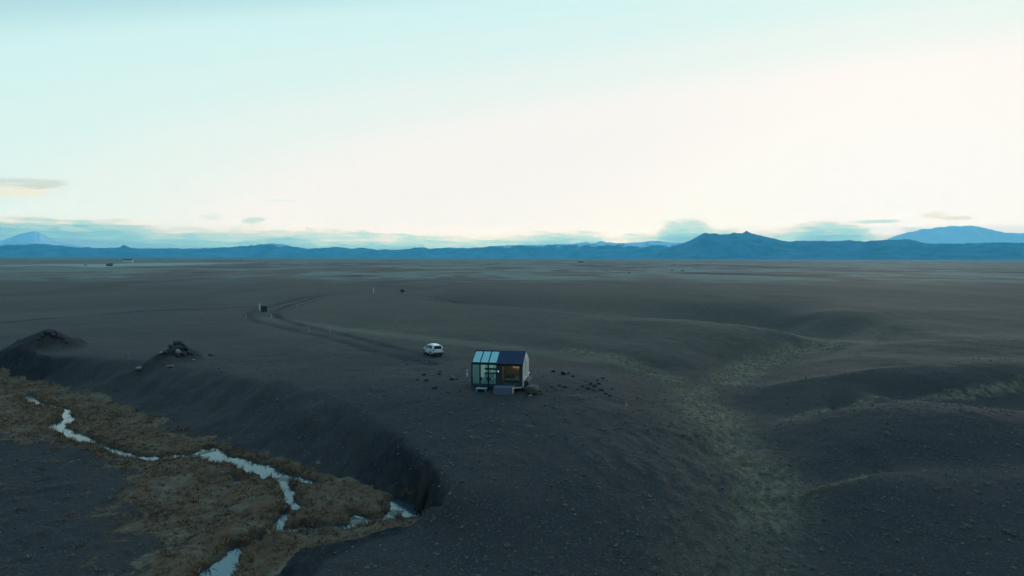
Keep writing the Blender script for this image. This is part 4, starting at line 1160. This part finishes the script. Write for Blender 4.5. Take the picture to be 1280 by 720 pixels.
# ------------------------------------------------------------------ ground cover (uncountable)
def cover_mat(name, lo, hi):
    m, g, b = new_mat(name)
    a = g.n('ShaderNodeAttribute', _attribute_name='tone'); s = g.n('ShaderNodeSeparateColor'); g.link(a.outputs['Color'], s.inputs[0])
    g.link(g.mix(s.outputs[0], lo, hi), b.inputs['Base Color']); b.inputs['Roughness'].default_value = .9; b.inputs['Specular IOR Level'].default_value = .1
    return m
def tufts(name, XY, size, nbl, mat, lean=.6, wid=.05, label=None, hfac=1.0):
    """tussocks of narrow blades"""
    n = len(XY); r = np.random.RandomState(len(name) * 7 + n)
    Zg = height(XY[:, 0], XY[:, 1])
    sz = size * (.5 + r.rand(n) ** 2 * 1.1)
    base = np.repeat(np.stack([XY[:, 0], XY[:, 1], Zg], -1), nbl, 0); s = np.repeat(sz, nbl)
    tone = np.repeat(r.rand(n), nbl) * .6 + r.rand(n * nbl) * .4
    a = r.rand(n * nbl) * 2 * np.pi; rad = r.rand(n * nbl) ** .6
    dirv = np.stack([np.cos(a), np.sin(a), np.zeros_like(a)], -1)
    root = base + dirv * (rad * s * .5)[:, None]; root[:, 2] -= .03
    tip = root + dirv * (lean * rad * s)[:, None]; tip[:, 2] += s * hfac * (1.1 - .6 * rad) * (.7 + .6 * r.rand(n * nbl))
    a2 = r.rand(n * nbl) * np.pi
    sd = np.stack([np.cos(a2), np.sin(a2), np.zeros_like(a2)], -1) * (wid * s / size)[:, None]
    V = np.stack([root - sd, root + sd, tip + sd * .3, tip - sd * .3], 1).reshape(-1, 3)
    Fc = np.arange(len(V)).reshape(-1, 4)
    o = np_mesh(name, V, Fc, mat); props(o, label, None, None, 'stuff')
    at = o.data.color_attributes.new('tone', 'FLOAT_COLOR', 'POINT'); tt = np.repeat(tone, 4)
    at.data.foreach_set('color', np.stack([tt, tt, tt, np.ones_like(tt)], -1).astype(np.float32).ravel())
    return o
def valley_k(xy):
    d, w, ins = poly_dist(xy[:, 0], xy[:, 1], vp); return np.where(ins, d, -d) / np.maximum(w, .5)
def gravel_k(xy):
    d, w, ins = poly_dist(xy[:, 0], xy[:, 1], gp); return np.where(ins, d, -d)
r = np.random.RandomState(3)
def scatter(n, x0, x1, y0, y1, powr=1.0):
    y = y0 + (y1 - y0) * r.rand(n) ** powr; x = x0 + (x1 - x0) * r.rand(n)
    xy = np.stack([x, y], -1); return xy[np.abs(x) < 8 + .80 * y]
# straw-coloured tussocks on the black sand
xy = scatter(64000, -95, 95, 27, 120, 1.4); kx = valley_k(xy)
den = np.maximum(sstep(fbm(xy[:, 0] / 7, xy[:, 1] / 7, 3, 201), -.25, .5) * .75, 1.6 * np.exp(-((xy[:, 0] - .21 * xy[:, 1]) / 7) ** 2) * (xy[:, 1] < 70)) * (1 - .55 * sstep(xy[:, 1], 60, 110))
inpad = np.hypot(xy[:, 0] + 1, xy[:, 1] - 78) < 6.5
xy = xy[(kx < .15) & (r.rand(len(xy)) < den * .55) & ~inpad]
tufts('sand_tussocks', xy, .165, 14, cover_mat('straw_tuft', (.15, .115, .075), (.42, .33, .22)), .45, .014, 'straw tussocks dotted over the black sand', .6)
# larger cushions in the front and right
xy = scatter(5200, -60, 80, 27, 80, 1.2); kx = valley_k(xy); xy = xy[(kx < .0) & (r.rand(len(xy)) < .55)]
tufts('moss_cushions', xy, .24, 44, cover_mat('moss_cushion', (.12, .10, .07), (.36, .30, .21)), .3, .018, 'larger dry tussocks on the near slopes', .55)
# valley grass
xy = scatter(60000, -95, 8, 38, 118, 1.1); kx = valley_k(xy); sfk = stream_field(xy[:, 0], xy[:, 1]); gk = gravel_k(xy)
keep = (kx > .92) & (sfk < -.12) & ((gk < 0) | (r.rand(len(xy)) < .10))
keep &= r.rand(len(xy)) < .25 + .75 * sstep(fbm(xy[:, 0] / 3, xy[:, 1] / 3, 3, 211), -.4, .3)
xy = xy[keep]; print('valley tufts', len(xy))
tufts('valley_grass', xy[:16000], .26, 12, cover_mat('valley_grass', (.11, .05, .024), (.27, .175, .105)), .8, .03, 'rust and straw coloured grass on the valley floor', .8)
# taller rushes along the water
L_ = []
for s in SW:
    for a, b_ in zip(s[:-1], s[1:]):
        n = int(np.hypot(*(b_ - a)[:2]) * 9)
        for _ in range(n):
            t = r.rand(); q = a + (b_ - a) * t; off = (q[2] + .25 + r.rand() * .9) * (1 if r.rand() < .5 else -1)
            dx, dy = (b_ - a)[:2]; L = math.hypot(dx, dy) + 1e-6; L_.append((q[0] - dy / L * off, q[1] + dx / L * off))
L_ = np.array(L_); L_ = L_[(stream_field(L_[:, 0], L_[:, 1]) < -.1) & (height(L_[:, 0], L_[:, 1]) < floor_z(L_[:, 0], L_[:, 1]) + .7)]
tufts('stream_rushes', L_, .38, 14, cover_mat('rush', (.11, .05, .022), (.30, .19, .10)), .6, .028, 'taller rust-brown grass along the stream', .9)
# gully scrub
def along(pts, wid, n):
    Pq = np.array([at_z(a, b_, c)[:2] for a, b_, c in pts]); seg = np.hypot(*(Pq[1:] - Pq[:-1]).T); cum = np.concatenate([[0], np.cumsum(seg)])
    s = r.rand(n) * cum[-1]; i = np.clip(np.searchsorted(cum, s) - 1, 0, len(seg) - 1); t = (s - cum[i]) / seg[i]
    return Pq[i] + (Pq[i + 1] - Pq[i]) * t[:, None] + r.normal(size=(n, 2)) * wid
xy = np.vstack([along([(780,455,-1.2),(840,474,-2.1),(872,500,-2.8)], 1.8, 2600), along([(872,490,-2.7),(890,520,-3.2),(915,560,-3.8),(945,600,-4.4),(955,660,-4.9),(945,719,-5.2)], 2.6, 6200),
                along([(1035,434,-2.2),(985,443,-2.5),(940,457,-2.8),(905,478,-3)], 2.2, 3400), along([(1280,486,-2.2),(1207,497,-2.6),(1110,501,-2.8),(1040,513,-3.2),(985,524,-3.4)], .6, 1300),
                along([(992,622,-4.3),(1044,606,-3.1),(1075,599,-2.7)], .3, 380)])
xy = xy[r.rand(len(xy)) < .15 + .85 * sstep(fbm(xy[:, 0] / 2.5, xy[:, 1] / 2.5, 3, 231), -.25, .25)]
tufts('gully_scrub', xy, .17, 14, cover_mat('gully_scrub', (.17, .12, .065), (.44, .33, .19)), .4, .018, 'olive grey scrub growing in the gully', .6)
# stones on the black sand
xy = scatter(16000, -90, 95, 27, 100, 1.3); kx = valley_k(xy); gk = gravel_k(xy)
xy = xy[((kx < .8) | (gk > 0)) & (r.rand(len(xy)) < .75)]
n = len(xy); zg = height(xy[:, 0], xy[:, 1]); s = .035 + .09 * r.rand(n) ** 3
oc = np.array([(1, 0, 0), (0, 1, 0), (-1, 0, 0), (0, -1, 0), (0, 0, 1), (0, 0, -1)], float); of = [(0, 1, 4), (1, 2, 4), (2, 3, 4), (3, 0, 4), (1, 0, 5), (2, 1, 5), (3, 2, 5), (0, 3, 5)]
V = oc[None] * (s[:, None, None]) * (1 + .5 * (r.rand(n, 6, 1) - .5)) * np.array([1.2, 1, .7]) + np.concatenate([xy, (zg + s * .2)[:, None]], 1)[:, None]
Fc = (np.array(of)[None] + (np.arange(n) * 6)[:, None, None]).reshape(-1, 3)
o = np_mesh('loose_stones', V.reshape(-1, 3), Fc, cover_mat('loose_stone', (.04, .034, .03), (.19, .165, .14))); props(o, 'small stones scattered on the black sand', None, None, 'stuff')
at = o.data.color_attributes.new('tone', 'FLOAT_COLOR', 'POINT'); tt = np.repeat(r.rand(n) ** 1.5, 6)
at.data.foreach_set('color', np.stack([tt, tt, tt, np.ones_like(tt)], -1).astype(np.float32).ravel())
